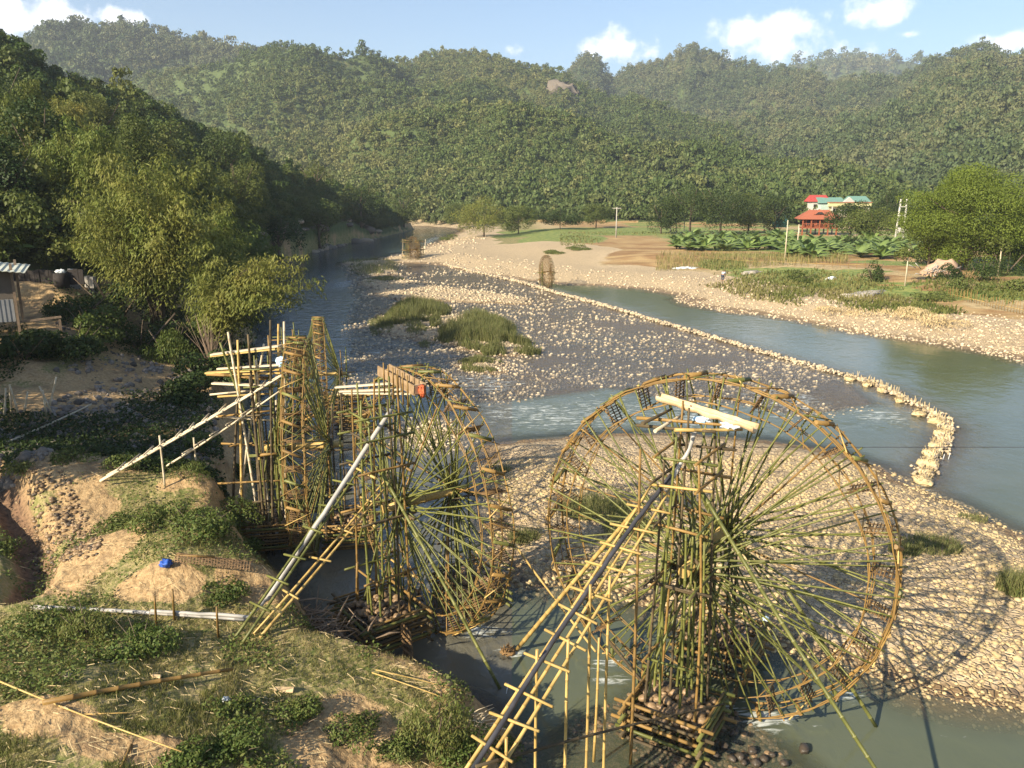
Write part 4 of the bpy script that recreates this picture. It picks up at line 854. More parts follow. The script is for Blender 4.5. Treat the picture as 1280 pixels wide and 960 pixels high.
# vegetable patch rows and field grass
x, y = on(700, 1330, 292, 420, 60000, 1.6); rg_ = sst(-.2, .2, patches(x, y, [(700, 303, 60, 7), (760, 292, 160, 5), (900, 362, 90, 14), (1000, 352, 90, 14), (1090, 372, 60, 12), (905, 333, 30, 4), (1230, 365, 70, 10)], 1.2)+.5*fbm(x, y, 9, 4))
kk = (rng.random(len(x)) < rg_) & (sdist(RBx, x, y) > 5); x, y = x[kk], y[kk]; z = land(x, y); 
blades('field_grass', x, y, z, rng.uniform(.15, .5, len(x)), np.full(len(x), .16), GRASS, 'green and yellow grass and crops on the right bank', lean=1.0, tint=np.clip(.2+.9*fbm(x, y, 5, 3), 0, 1))
x, y = on(820, 1060, 318, 330, 3800, 1.9); kk = (fbm(x, y, 6, 2) > -.3); x, y = x[kk], y[kk]; z = land(x, y)
blades('reed_fringe', x, y, z, rng.uniform(.4, .95, len(x)), np.full(len(x), .06), GRASS, 'fringe of dry straw coloured stalks along the brown field', cat='dry stalks', lean=.3)

# pale rock faces showing through the forest
for px, py, Y, sz, lb in [(702, 110, 575, (11, 5, 12), 'pale rock face near the top of the middle hill'), (712, 120, 560, (6, 4, 6), 'smaller pale rock below the large rock face'), (1190, 92, 900, (12, 8, 12), 'pale rock patch high on the right mountain'), (1240, 112, 880, (14, 8, 9), 'pale rock patch at the far right of the right mountain')]:
    A_, E_ = azel(px, py); rr_ = np.geomspace(280, 1100, 900); zz_ = land(rr_*math.sin(A_), rr_*math.cos(A_)); k_ = int(np.argmax(zz_ >= CH+rr_*math.tan(E_)-3)); rx_ = rr_[k_]
    V0 = stone_protos(ICO3, 1)[0]; V0 += .16*rng.normal(size=V0.shape); o_ = link('rock_face', mesh_np('rock_face', V0*np.array(sz), ICO3[1]), STONE_RIF); o_.location = (rx_*math.sin(A_), rx_*math.cos(A_), float(zz_[k_])-1.5); tag(o_, lb, 'rock face')
# --- houses
def paint(name, c, rough=.8, sc=3): return simple_mat(name, tuple(v*.85 for v in c), c, sc, rough, .004, 30, None, .05)
M_RED = paint('red_roof', (.34, .11, .06)); M_REDW = paint('red_wood', (.24, .07, .03)); M_DK = paint('dark_interior', (.025, .02, .018)); M_CREAM = paint('cream_wall', (.62, .55, .36)); M_TEAL = paint('teal_roof', (.15, .28, .23)); M_WHITE = paint('white_wall', (.50, .48, .43))
M_TIN = paint('tin_roof', (.52, .54, .46), .55); M_CORR = paint('grey_corrugated', (.26, .27, .28), .6); M_BLUE = paint('blue_tarp', (.03, .07, .28), .6); M_CONC = paint('concrete', (.42, .39, .34)); M_TERRA = paint('terracotta', (.45, .20, .12))
M_YEL = paint('yellow_fascia', (.58, .55, .28)); M_BRICKW = paint('plaster_grey', (.40, .36, .30)); M_PINK = paint('pink_earth', (.46, .31, .21), .9, 1.2)
def hip_roof(mb, cx, cy, z, w, d, h, ridge, t=.12):
    e = [(-w/2, -d/2), (w/2, -d/2), (w/2, d/2), (-w/2, d/2)]; V = [(cx+a, cy+b_, z) for a, b_ in e]+[(cx-ridge/2, cy, z+h), (cx+ridge/2, cy, z+h)]+[(cx+a, cy+b_, z-t) for a, b_ in e]
    return mb.add(V, [(0, 1, 5, 4), (2, 3, 4, 5), (1, 2, 5), (3, 0, 4), (9, 8, 7, 6), (0, 6, 7, 1), (1, 7, 8, 2), (2, 8, 9, 3), (3, 9, 6, 0)])
g = put(1021, 293); rz = R(-12)
h = thing('stilt_house', 'red wooden stilt house with an orange tiled hip roof', 'house', (g[0], g[1], g[2]), rz)
mb = MB(); mb.box((0, 0, 2.6), (6.2, 4.4, 2.0)); mb.build('wall', M_REDW, h)
mb = MB(); hip_roof(mb, 0, 0, 3.55, 9.4, 7.0, 1.9, 4.2); rf = mb.build('roof', M_RED, h)
mb = MB(); mb.add([(-1.3, -2.2, 4.5), (1.3, -2.2, 4.5), (0, -1.9, 5.6), (-1.3, 0, 4.5), (1.3, 0, 4.5), (0, 0, 5.6)], [(0, 1, 2), (0, 2, 5, 3), (1, 4, 5, 2)]); mb.build('gable', M_RED, rf)
MB().add([(-1.0, -2.22, 4.52), (1.0, -2.22, 4.52), (0, -1.95, 5.35)], [(0, 1, 2)]).build('gable_panel', M_DK, rf)
for x_ in (-3.6, -1.8, 0, 1.8, 3.6):
    MB().box((x_, -2.9, 1.75), (.28, .28, 3.5)).build('post', M_REDW, h); MB().box((x_, 2.6, .8), (.3, .3, 1.6)).build('post', M_CONC, h)
MB().box((0, -2.5, 1.55), (8.0, 1.3, .2)).box((0, 0, 1.5), (7.2, 5, .2)).build('floor_deck', M_REDW, h)
mb = MB(); mb.box((0, -3.0, 2.5), (7.6, .06, .1)); [mb.box((x_, -3.0, 2.1), (.06, .06, .8)) for x_ in np.linspace(-3.6, 3.6, 19)]; mb.build('railing', M_REDW, h)
for x_ in (-2.2, 0, 2.2):
    w_ = MB().box((x_, -2.21, 2.7), (1.0, .06, 1.1)).build('window', M_DK, h); MB().box((x_-.56, -2.25, 2.7), (.1, .1, 1.3)).box((x_+.56, -2.25, 2.7), (.1, .1, 1.3)).box((x_, -2.25, 3.3), (1.2, .1, .1)).build('frame', M_RED, w_)
g = put(1035, 285); h = thing('small_house', 'small white walled house with a dark red roof behind the stilt house', 'house', (g[0]+1, g[1]+12, g[2]), 0)
MB().box((0, 0, 3.4), (4.6, 4, 6.8)).build('wall', M_WHITE, h); hip_roof(MB(), 0, 0, 6.8, 5.8, 5, 1.7, 4.6).build('roof', paint('crimson_roof', (.38, .06, .05)), h)
for x_ in (-1.2, 1.2): w_ = MB().box((x_, -2.01, 5.6), (1.0, .05, .8)).build('window', M_DK, h)
g = put(1083, 287); h = thing('large_building', 'large cream two storey building with teal metal roofs', 'building', (g[0]+2.5, g[1]+22, g[2]-1.0), R(4)); h.scale = (.86, .86, .86)
MB().box((0, 0, 4.1), (13.5, 8, 8.2)).build('wall', M_CREAM, h); MB().box((-.2, -4.4, 8.0), (13.9, 1.2, 1.15)).build('fascia', M_YEL, h); MB().box((-.2, -4.5, 8.7), (14.3, 1.6, .22)).build('eave', paint('brown_eave', (.36, .16, .09)), h)
rf = MB().add([(-9.5, -4, 8.4), (-1, -4, 8.4), (-1, 4, 8.4), (-9.5, 4, 8.4), (-9.5, 0, 10.2), (-1, 0, 10.2)], [(0, 1, 5, 4), (2, 3, 4, 5), (1, 2, 5), (3, 0, 4)]).build('roof', M_TEAL, h)
MB().add([(1, -4, 8.8), (7.2, -4, 8.8), (7.2, 4, 8.8), (1, 4, 8.8), (1, 0, 10.6), (7.2, 0, 10.6)], [(0, 1, 5, 4), (2, 3, 4, 5), (1, 2, 5), (3, 0, 4)]).build('roof', M_TEAL, h)
MB().add([(-2.2, -4.6, 8.8), (1.4, -4.6, 8.8), (-.4, -4.6, 10.3), (-2.2, -3.6, 8.8), (1.4, -3.6, 8.8), (-.4, -3.6, 10.3)], [(0, 1, 2), (0, 2, 5, 3), (1, 4, 5, 2), (3, 5, 4)]).build('gable', M_WHITE, h)
MB().box((-7.5, -1, 4.0), (3.6, 6, 8)).build('side_wing', paint('mint_wall', (.38, .48, .42)), h)
for x_ in (-4.5, -1.5, 1.5, 4.5):
    w_ = MB().box((x_, -4.01, 5.8), (1.6, .06, 1.7)).build('window', M_DK, h); MB().box((x_, -4.07, 5.8), (.1, .08, 1.7)).box((x_, -4.07, 6.7), (1.8, .1, .1)).build('frame', M_WHITE, w_)
for x_ in (-6, -3, 0, 3, 6): MB().box((x_, -4.9, 3.7), (.3, .3, 7.4)).build('column', M_WHITE, h)
g = put(985, 292); MBt = MB().box((0, 0, 1.2), (3, 2.5, 2.4)).build('wall', paint('teal_shed', (.10, .30, .30)), thing('shed', 'low teal shed beside the stilt house, left of its roof', 'shed', (g[0], g[1]+6, g[2]+1.2)))
hip_roof(MB(), 0, 0, 2.4, 3.6, 3, .7, 2).build('roof', M_TEAL, MBt.parent)
# pink mound
g = put(1176, 345); V0 = stone_protos(ICO3, 1)[0]; V0[:, 2] = np.maximum(V0[:, 2], -.3); V0 += .06*rng.normal(size=V0.shape)
o_ = link('earth_heap', mesh_np('earth_heap', V0*np.array([2.6, 2.0, 2.9]), ICO3[1], None, True), M_PINK); o_.location = g; tag(o_, 'bare pinkish earth heap at the foot of the huge tree', 'earth heap')
mb = MB()
for i in range(22): a_ = Vector((random.uniform(-2, 2), random.uniform(-.5, .5), random.uniform(0, 1.2))); mb.tube([a_, a_+Vector((random.uniform(-1.6, 1.6), random.uniform(-.4, .4), random.uniform(0, .9)))], .05, 4)
o_ = mb.build('stick_pile', PVC, None); g = put(1163, 347); o_.location = g; tag(o_, 'heap of pale sticks and scraps beside the pink earth heap', 'stick pile'); o_['kind'] = 'stuff'
# poles
def pole(lb, px, py, h_, arms=0, rad=.14, mat=M_CONC, name='utility_pole'):
    g = put(px, py); t_ = thing(name, lb, 'pole', g, 0, 'poles standing along the fields'); MB().tube([(0, 0, -.3), (0, 0, h_)], [rad, rad*.7], 8).build('shaft', mat, t_)
    for i in range(arms): MB().box((0, 0, h_-.25-.7*i), (1.8, .12, .12)).build('crossarm', mat, t_); 
    if arms:
        for x_ in (-.75, 0, .75): MB().tube([(x_, 0, h_-.19), (x_, 0, h_+.1)], .05, 6).build('insulator', M_DK, t_)
    return t_
pole('single pole with a cross arm standing in the brown field', 770, 297, 6.3, 1); pole('thin grey pole at the left end of the dark grove', 838, 290, 5.8); pole('short grey pole, middle of three by the grove', 845, 292, 4.2, 0, .12); pole('short grey pole, right of three by the grove', 855, 292, 4.4, 0, .12)
pole('tall slim pole rising from the banana plants left of the stilt house', 981, 325, 5.6, 0, .1, BAM_PALE); pole('shorter slim pole nearest to the red stilt house', 996, 315, 4.4, 0, .1, BAM_PALE); pole('slender pole by the orange path below the twin poles', 1131, 358, 4.0, 0, .07, BAM_PALE)
g = put(1119, 308); t_ = thing('twin_pole', 'pair of white concrete poles joined by rungs', 'pole', g, R(0)); 
MB().tube([(-.2, 0, -.3), (.1, 0, 8.2)], [.2, .14], 8).build('shaft', M_WHITE, t_); MB().tube([(1.3, 0, -.3), (1.15, 0, 8.2)], [.2, .14], 8).build('shaft', M_WHITE, t_)
for z_ in (2.4, 3.2, 5.4, 6.9): MB().box((.6, -.1, z_), (1.3, .12, .14)).build('crossarm', M_WHITE, t_)
MB().box((.7, -.3, 2.85), (1.3, .6, .7)).build('transformer', M_WHITE, t_)
# stake fences
def fence(lb, pts, h_, gap, rails=1):
    t_ = thing('stake_fence', lb, 'fence', tuple(pts[0])); o = Vector(pts[0]); n_ = 0; rails_ = []
    for a, b_ in zip(pts[:-1], pts[1:]):
        a = Vector(a); b_ = Vector(b_); k_ = max(1, int((b_-a).length/gap))
        for i in range(k_):
            if n_ >= 95: break
            c = a.lerp(b_, i/k_)-o; c.z = zat(c.x+o.x, c.y+o.y)-o.z; MB().bamboo(c-Vector((0, 0, .2)), c+Vector((random.uniform(-.1, .1), random.uniform(-.1, .1), h_*random.uniform(.8, 1.15))), .026, .022, 0, 2).build('stake', BAM_ORG, t_); n_ += 1
        for r_ in range(rails): MB().tube([a-o+Vector((0, 0, h_*(.35+.4*r_))), b_-o+Vector((0, 0, h_*(.35+.4*r_)))], .02, 4).build('rail', BAM_YEL, t_)
fence('pale stake fence along the orange path at the right edge', [put(1185, 372), put(1230, 383), put(1290, 396)], 1.1, .35)
fence('thin stake fence before the banana plants', [put(960, 331), put(1010, 334), put(1092, 336)], 1.3, .95)
fence('thin stake fence between the field and the brown brush', [put(868, 322), put(905, 327), put(960, 331)], .9, 1.1)
# field odds: rubble wall, plastic sheets, crouching person
def heap(name, lb, cat, px, py, size, mat, seed=0):
    V0 = stone_protos(ICO3, 1)[0]; V0 += .1*rng.normal(size=V0.shape); V0[:, 2] = np.maximum(V0[:, 2], -.2); o_ = link(name, mesh_np(name, V0*np.array(size), ICO3[1], None, False), mat); o_.location = put(px, py); tag(o_, lb, cat); return o_
heap('plastic_sheet', 'white plastic sheet lying on the beach edge', 'plastic sheet', 860, 336, (2.0, 1.2, .35), CLOTH_WHITE)
heap('plastic_sheet', 'small white plastic heap among the green crops', 'plastic sheet', 1040, 349, (.9, .6, .4), CLOTH_WHITE)
o_ = heap('earth_bank', 'grey earth bank beside the brown field', 'earth bank', 940, 342, (2.4, .8, .5), M_BRICKW); o_.rotation_euler = (0, 0, .5)
o_ = heap('earth_bank', 'long grey earth bank among the vegetables', 'earth bank', 1085, 368, (5.0, 1.0, .5), M_BRICKW); o_.rotation_euler = (0, 0, .6)
SKIN = paint('skin', (.42, .25, .17), .6); SHIRT = paint('pale_shirt', (.55, .62, .68)); PANTS = paint('dark_trousers', (.05, .06, .09)); HAIR = paint('black_hair', (.015, .012, .012))
def skinned(name, joints, edges, mat, parent, root=0):
    me = bpy.data.meshes.new(name); me.from_pydata([j[:3] for j in joints], edges, []); o_ = link(name, me, mat, parent); md = o_.modifiers.new('skin', 'SKIN')
    for v, j in zip(me.skin_vertices[0].data, joints): v.radius = (j[3], j[3])
    me.skin_vertices[0].data[root].use_root = True; o_.modifiers.new('sub', 'SUBSURF').levels = 1; o_.modifiers['sub'].render_levels = 2
    for m_ in [md]: m_.use_smooth_shade = True
    return o_
t_ = thing('person', 'person in a pale shirt bending over the crops by the beach', 'person', put(903, 352), R(60))
J = [(0, 0, .78, .15), (.22, 0, .95, .15), (.42, 0, 1.08, .15), (.55, 0, 1.12, .06), (.66, 0, 1.14, .09), (.74, 0, 1.12, .08),
     (.42, .18, 1.05, .06), (.50, .22, .78, .045), (.62, .18, .52, .035), (.66, .17, .44, .035), (.42, -.18, 1.05, .06), (.52, -.22, .78, .045), (.66, -.16, .55, .035), (.71, -.15, .47, .035),
     (0, .1, .70, .10), (.12, .12, .42, .075), (-.02, .12, .08, .05), (.12, .12, .03, .04), (0, -.1, .70, .10), (.10, -.12, .42, .075), (-.06, -.12, .08, .05), (.08, -.12, .03, .04)]
E_ = [(0, 1), (1, 2), (2, 3), (3, 4), (4, 5), (2, 6), (6, 7), (7, 8), (8, 9), (2, 10), (10, 11), (11, 12), (12, 13), (0, 14), (14, 15), (15, 16), (16, 17), (0, 18), (18, 19), (19, 20), (20, 21)]
skinned('body', J, E_, SKIN, t_)
skinned('shirt', [(0.02, 0, .80, .165), (.22, 0, .96, .17), (.42, 0, 1.09, .165), (.42, .2, 1.05, .075), (.49, .225, .82, .06), (.42, -.2, 1.05, .075), (.51, -.225, .82, .06)], [(0, 1), (1, 2), (2, 3), (3, 4), (2, 5), (5, 6)], SHIRT, t_)
skinned('trousers', [(0, 0, .78, .16), (0, .1, .70, .12), (.12, .12, .42, .09), (-.01, .12, .14, .07), (0, -.1, .70, .12), (.10, -.12, .42, .09), (-.05, -.12, .14, .07)], [(0, 1), (1, 2), (2, 3), (0, 4), (4, 5), (5, 6)], PANTS, t_)
skinned('hair', [(.62, 0, 1.19, .09), (.70, 0, 1.19, .085)], [(0, 1)], HAIR, t_)

# ------------------------------------------------------------ bamboo water wheels
def water_wheel(label, scale, zc, axle_half, loc, n, old=False, group='bamboo water wheels at the weir'):
    """axle along local x; R = 4 before scaling"""
    RO, RI, W = 4.0, 3.48, .34; L = axle_half; A = Vector((0, 0, zc))
    t_ = thing('bamboo_waterwheel', label, 'water wheel', loc, math.atan2(n[1], n[0]), group); t_.scale = (scale,)*3
    g1, g2, g3 = (BAM_GREEN, BAM_ORG, BAM_YEL) if not old else (BAM_ORG, BAM_DARK, BAM_ORG)
    rr = lambda r, a, x=0.0: A+Vector((x, r*math.cos(a), r*math.sin(a)))
    MB().bamboo(A+Vector((-L-.45, 0, 0)), A+Vector((L+.45, 0, 0)), .13, .13, 0, .8, 10).build('axle', BAM_YEL if not old else BAM_ORG, t_)
    for s in (-1, 1):
        mb = MB()
        for q in range(3): mb.tube([A+Vector((s*(L+.05*q-.05), .2*math.cos(a), .2*math.sin(a))) for a in np.linspace(0, 6.2832, 13)], .045, 6, cap=False)
        mb.build('hub_binding', BAM_DARK, t_)
    NS = 62; extra = MB(); cnt = 0
    for i, s in [(i, s) for i in range(NS) for s in (-1, 1)]:
        if True:
            a = 2*math.pi*(i+(.5 if s > 0 else 0))/NS+random.uniform(-.012, .012); tgt = s if i % 3 else -s
            off = random.choice((-1, 1))*.13
            p0 = A+Vector((s*(L+random.uniform(-.09, .09)), off*math.sin(a)-.12*math.cos(a), -off*math.cos(a)-.12*math.sin(a))); p1 = rr(RO+random.uniform(.02, .13), a, tgt*W)
            cnt += 1
            if cnt <= 98: MB().bamboo(p0, p1, .028, .018, random.uniform(-.016, .016), .42, 5).build('spoke', g1 if random.random() < .93 else g2, t_)
            else: extra.bamboo(p0, p1, .028, .018, random.uniform(-.016, .016), .42, 5)
    extra.build('rear_spokes', g1, t_)['kind'] = 'stuff'
    def hoop(r, x, rad, mat, nm='hoop', strands=2):
        mb = MB()
        for q in range(strands):
            ph = random.random()*6; mb.tube([rr(r+.03*math.sin(a*9+ph+q*3)*.6+.02*random.uniform(-1, 1), a, x+.03*math.cos(a*9+ph+q*3)) for a in np.linspace(0, 2*math.pi, 73)], rad*random.uniform(.8, 1.1), 5, cap=False)
        return mb.build(nm, mat, t_)
    for s in (-1, 1):
        hoop(RO, s*W, .017, g2, strands=3); hoop(RI, s*W, .013, g2, strands=2)
    hoop(RO-.04, 0, .014, g2, strands=1)
    NP = 42
    for i in range(NP):
        a = 2*math.pi*(i+.25)/NP; 
        MB().bamboo(rr(RO+.05, a-.06*(-1)**i, -W-.10), rr(RO+.03, a+.06*(-1)**i, W+.12), .017, .014, 0, .5, 5).build('crossbar', (g2, g2, g1, g3)[i % 4], t_)
        if i % 2 == 0:
            MB().bamboo(rr(RI, a+.05, -W-.08), rr(RI, a-.03, W+.08), .014, .012, 0, .5, 5).build('inner_crossbar', g2, t_)
    for i in range(26):
        a = 2*math.pi*(i+.5)/26; mb = MB()                                  # woven paddles
        for q in range(7): r_ = RI+.06+q*.068; mb.bamboo(rr(r_, a+.004*q, -W+.02), rr(r_, a+.004*q, W-.02), .014, .013, 0, 9, 4)
        for x_ in (-.24, 0, .24): mb.tube([rr(RI-.02, a-.006, x_), rr(RO+.03, a+.03, x_)], .016, 4)
        mb.build('paddle', WATTLE, t_)
        b_ = a+math.pi/26; c = rr(RO+.03, b_, 0); d = Vector((math.cos(.42), -math.sin(b_)*math.sin(.42), math.cos(b_)*math.sin(.42)))
        mb = MB(); mb.bamboo(c-d*.36, c+d*.30, .05, .05, 0, .33, 8); mb.build('water_tube', BAM_ORG if i % 3 else BAM_GREEN, t_)
    return t_
def support(fr, base_z, L, zc, H_, side, label_s, label_c, wide=.75, cribd=1.3, tall=True, crib=True, grp=None):
    """posts carrying one end of the axle, and the stone filled crib they stand in. fr = frame at wheel centre"""
    o = fr(side*(L+.1), 0, 0); t_ = thing('scaffold', label_s, 'scaffold', o, 0, 'bamboo scaffolds carrying the wheels'); T = lambda x, y, z: fr(x, y, z)-Vector(o)
    xs = [L-.06, L+.30, L+.85] if tall else [L-.05, L+.3]
    if 'edge on' in label_s and tall: xs = [L+.02, L+.42]
    for x_ in xs:
        for y_ in ((-.32, -.12, .12, .34) if tall else (-.2, .18)):
            h_ = H_*random.uniform(.86, 1.04) if (tall and random.random() < .72) else zc+random.uniform(.4, 1.3); yy = y_*wide/.4
            MB().bamboo(T(side*(x_+random.uniform(-.05, .05)), yy*1.25, base_z-.2), T(side*(x_+random.uniform(-.08, .08)), yy*.8, h_), .032, .024, random.uniform(-.02, .02), .42, 7).build('post', random.choice((BAM_GREEN, BAM_GREEN, BAM_ORG, BAM_DARK)), t_)
    for z_ in ([zc-.14, zc*.5, zc-.16, zc+1.2, H_*.80, H_*.88] if tall else [zc-.14, zc*.5]):
        for x_ in (xs[0]-.06, xs[-1]+.06):
            MB().bamboo(T(side*x_, -wide*1.1+random.uniform(-.2, .1), z_+random.uniform(-.06, .06)), T(side*x_, wide*1.1, z_+random.uniform(-.06, .06)), .034, .028, 0, .4, 6).build('rail', random.choice((BAM_YEL, BAM_ORG, BAM_DARK, BAM_GREEN)), t_)
        for y_ in (-wide*.85, wide*.85):
            MB().bamboo(T(side*(xs[0]-.3), y_, z_+.07), T(side*(xs[-1]+.4), y_+random.uniform(-.1, .1), z_+.07), .032, .028, 0, .4, 6).build('rail', random.choice((BAM_ORG, BAM_DARK, BAM_GREEN)), t_)
    for q in range(3 if tall else 1):
        MB().bamboo(T(side*xs[-1], random.choice((-1, 1))*wide, base_z+.3+q), T(side*xs[0], random.choice((-1, 1))*wide*.8, zc+q*.8), .032, .025, 0, .4, 6).build('brace', BAM_GREEN, t_)
    if crib:
        cx = side*(L+.5); c0 = fr(cx, 0, base_z); k_ = thing('stone_crib', label_c, 'crib', c0, 0, 'stone filled bamboo cribs in the water'); C = lambda x, y, z: fr(cx+x, y, base_z+z)-Vector(c0)
        hx, hy, hh = cribd*.62, cribd*.72, .85
        for lv in range(9):
            z_ = lv*.105
            for sgn in (-1, 1):
                j = random.uniform(0, .16)
                if lv % 2: MB().bamboo(C(-hx-.15-j, sgn*hy, z_), C(hx+.12+j, sgn*hy, z_), .043, .04, 0, .5, 6).build('log', random.choice((BAM_GREEN, BAM_DARK, BAM_ORG)), k_)
                else: MB().bamboo(C(sgn*hx, -hy-.15-j, z_), C(sgn*hx, hy+.14+j, z_), .043, .04, 0, .5, 6).build('log', random.choice((BAM_GREEN, BAM_DARK, BAM_ORG)), k_)
                if lv % 2 == 0: MB().bamboo(C(-hx-.1, sgn*hy*.98, z_+.01), C(hx+.1, sgn*hy*.98, z_+.01), .03, .03, 0, .5, 6).build('log', BAM_ORG, k_)
        n_ = 170; P_ = rng.uniform(-1, 1, (n_, 3)); w = Vector(fr(1, 0, 0))-Vector(fr(0, 0, 0)); v = Vector(fr(0, 1, 0))-Vector(fr(0, 0, 0))
        pts = np.outer(P_[:, 0]*hx*.85, w[:])+np.outer(P_[:, 1]*hy*.85, v[:]); pts[:, 2] = .62+.2*(1-np.hypot(P_[:, 0], P_[:, 1]))+.08*P_[:, 2]
        s_ = link('stones', scatter('stones', pts, .06+.07*rng.random(n_), ICO2, smooth=True), STONE_WET, k_); s_['kind'] = 'stuff'
    return t_
def chute(label, p0, p1, nr=3, gap=.36, rung=.62, mat=BAM_YEL, posts=(), ext=.5, rad=.036, group='bamboo pole ladders carrying the pipes'):
    """long inclined pole ladder that carries the water pipe"""
    p0 = Vector(p0); p1 = Vector(p1); t_ = thing('pole_ladder', label, 'pole ladder', p0, 0, group); d = (p1-p0); L = d.length; d.normalize(); s = d.cross(Vector((0, 0, 1))).normalized(); q1 = p1-p0
    for i in range(nr):
        o = s*gap*(i-(nr-1)/2)*1.0
        MB().bamboo(o-d*random.uniform(0, ext), o*random.uniform(.6, .9)+q1+d*random.uniform(0, ext), rad, rad*.7, 0, .36, 7, sag=.05).build('rail', mat, t_)
    k_ = int(L/rung)
    for i in range(1, k_):
        c = q1*(i/k_)+Vector((0, 0, .05)); w_ = gap*(nr-1)/2+.18
        MB().bamboo(c-s*w_*random.uniform(.9, 1.15)+d*random.uniform(-.08, .08), c+s*w_*random.uniform(.9, 1.2)+d*random.uniform(-.08, .08), rad*.75, rad*.7, 0, .4, 6).build('rung', mat, t_)
    for f_, sd in posts:
        c = q1*f_+s*gap*sd; gz_ = zat(c.x+p0.x, c.y+p0.y)-p0.z; gz_ = max(gz_, -p0.z-.6)
        MB().bamboo(Vector((c.x, c.y, gz_-.1)), c+Vector((0, 0, .35)), .032, .028, .004, .4, 6).build('post', mat, t_)
    return t_, s, d
def pipe(label, pts, rad, mat, group=None):
    mb = MB(); P_ = [Vector(p) for p in pts]; Q = []
    for i in range(len(P_)-1):
        for k_ in range(8): Q.append(P_[i].lerp(P_[i+1], k_/8)+Vector((random.uniform(-1, 1), random.uniform(-1, 1), random.uniform(-1, 1)))*.012)
    Q.append(P_[-1]); o_ = mb.tube([q-P_[0] for q in Q], rad, 9).build('water_pipe', mat); o_.location = P_[0]; return tag(o_, label, 'pipe', group)
def lone_pole(label, p0, p1, r0=.035, mat=BAM_GREEN, group=None, name='bamboo_pole', sag=0, r1=None, cat='pole'):
    p0 = Vector(p0); o_ = MB().bamboo((0, 0, 0), Vector(p1)-p0, r0, r1 or r0*.7, .006, .36, 7, sag=sag).build(name, mat); o_.location = p0; return tag(o_, label, cat, group)
def half_log(label, p0, p1, w, mat, name='trough'):
    """split log trough, hollow above"""
    p0 = Vector(p0); p1 = Vector(p1); d = (p1-p0).normalized(); s = d.cross(Vector((0, 0, 1))).normalized(); u = s.cross(d); V = []; Fc = []; K = 14; n_ = 9
    for j in range(K+1):
        c = (p1-p0)*(j/K); ww = w*(1+.12*math.sin(j*1.9)+.08*math.sin(j*4.1))
        for i in range(n_): a = math.pi+math.pi*i/(n_-1); V.append(c+(s*math.cos(a)+u*math.sin(a))*ww*random.uniform(.97, 1.03))
        for i in range(n_): a = 2*math.pi-math.pi*i/(n_-1); V.append(c+(s*math.cos(a)+u*math.sin(a))*ww*.78)
    M_ = 2*n_
    for j in range(K):
        for i in range(M_): Fc.append((j*M_+i, j*M_+(i+1) % M_, (j+1)*M_+(i+1) % M_, (j+1)*M_+i))
    for e in (0, K):
        for i in range(n_-1): q = (e*M_+i, e*M_+i+1, e*M_+M_-2-i, e*M_+M_-1-i); Fc.append(q if e else q[::-1])
    mb = MB().add(V, Fc, None, True); o_ = mb.build(name, mat); o_.location = p0; return tag(o_, label, 'trough')
def rag(label, loc, size, mat, name='plastic_bag'):
    V0 = stone_protos(ICO3, 1)[0]; V0 *= (1+.22*rng.normal(size=(len(V0), 1))); o_ = link(name, mesh_np(name, V0*np.array(size), ICO3[1], None, True), mat); o_.location = loc; return tag(o_, label, 'bag' if 'bag' in name else 'cloth')

# ---- wheel A (big, right)
nA_ = Vector((.535, .845, 0)); CA = Vector((4.42, 16.72, 0)); fA = frame(CA, nA_); ZA = 3.76; sA = .985
water_wheel('largest bamboo water wheel, facing the viewer at right', sA, ZA/sA, 1.07, CA, nA_)
support(fA, 0, 1.1, ZA, 7.3, -1, 'tall green bamboo scaffold before the largest wheel', 'stone filled bamboo crib under the largest wheel scaffold, nearest the viewer', .55, 1.2)
support(fA, .1, 1.1, ZA, 5.0, 1, 'short bamboo scaffold on the far side of the largest wheel', 'stone crib on the far side of the largest wheel', .55, 1.2, False)
half_log('split log trough under the top of the largest wheel', fA(-.80, 1.0, 7.36), fA(-1.0, -1.15, 7.06), .15, WOOD_PALE)
lone_pole('short pole laid across the top of the largest wheel scaffold', fA(-1.9, .2, 6.98), fA(-.9, -.85, 6.9), .04, BAM_YEL, name='bamboo_pole')
for i, (a, b_, c, d, e, f_) in enumerate([(-1.9, .9, 7.0, -.7, .75, 7.05), (-1.95, .6, 6.9, -.6, .5, 6.95), (-1.6, 1.15, 6.85, -1.5, -.5, 6.95), (-1.25, 1.3, 6.9, -1.1, -.6, 7.0)]):
    lone_pole(['uppermost deck pole left of the split log trough', 'second deck pole left of the split log trough', 'dark deck pole running under the split log trough', 'deck pole beside the blue and white bag'][i], fA(a, b_, c), fA(d, e, f_), .04, (BAM_DARK, BAM_PALE, BAM_DARK, BAM_ORG)[i], 'deck poles on top of the largest wheel scaffold')
rag('white and blue plastic bag tied to the largest wheel scaffold', fA(-1.05, -.05, 7.02), (.2, .16, .13), CLOTH_SKY); rag('white plastic bag right of the blue one on the scaffold', fA(-1.0, -.62, 6.98), (.2, .13, .12), CLOTH_WHITE)
rag('white and blue rag snagged low on the largest wheel spokes', fA(-.35, -1.5, 2.6), (.10, .08, .07), CLOTH_SKY, 'rag')
P0 = G(604, 960, 2.75); P1 = fA(-1.75, .55, 5.55)
_, s_, d_ = chute('long golden bamboo pole ladder climbing to the largest wheel from the bottom edge', P0-(np.array(P1)-P0)*.22, P1, 3, .27, .55, BAM_YEL, [(.22, .9), (.42, -.6), (.47, .9), (.62, .1), (.66, 1)], .3)
P0v = Vector(P0-(np.array(P1)-P0)*.22); P1v = Vector(P1); up = Vector((0, 0, .09))
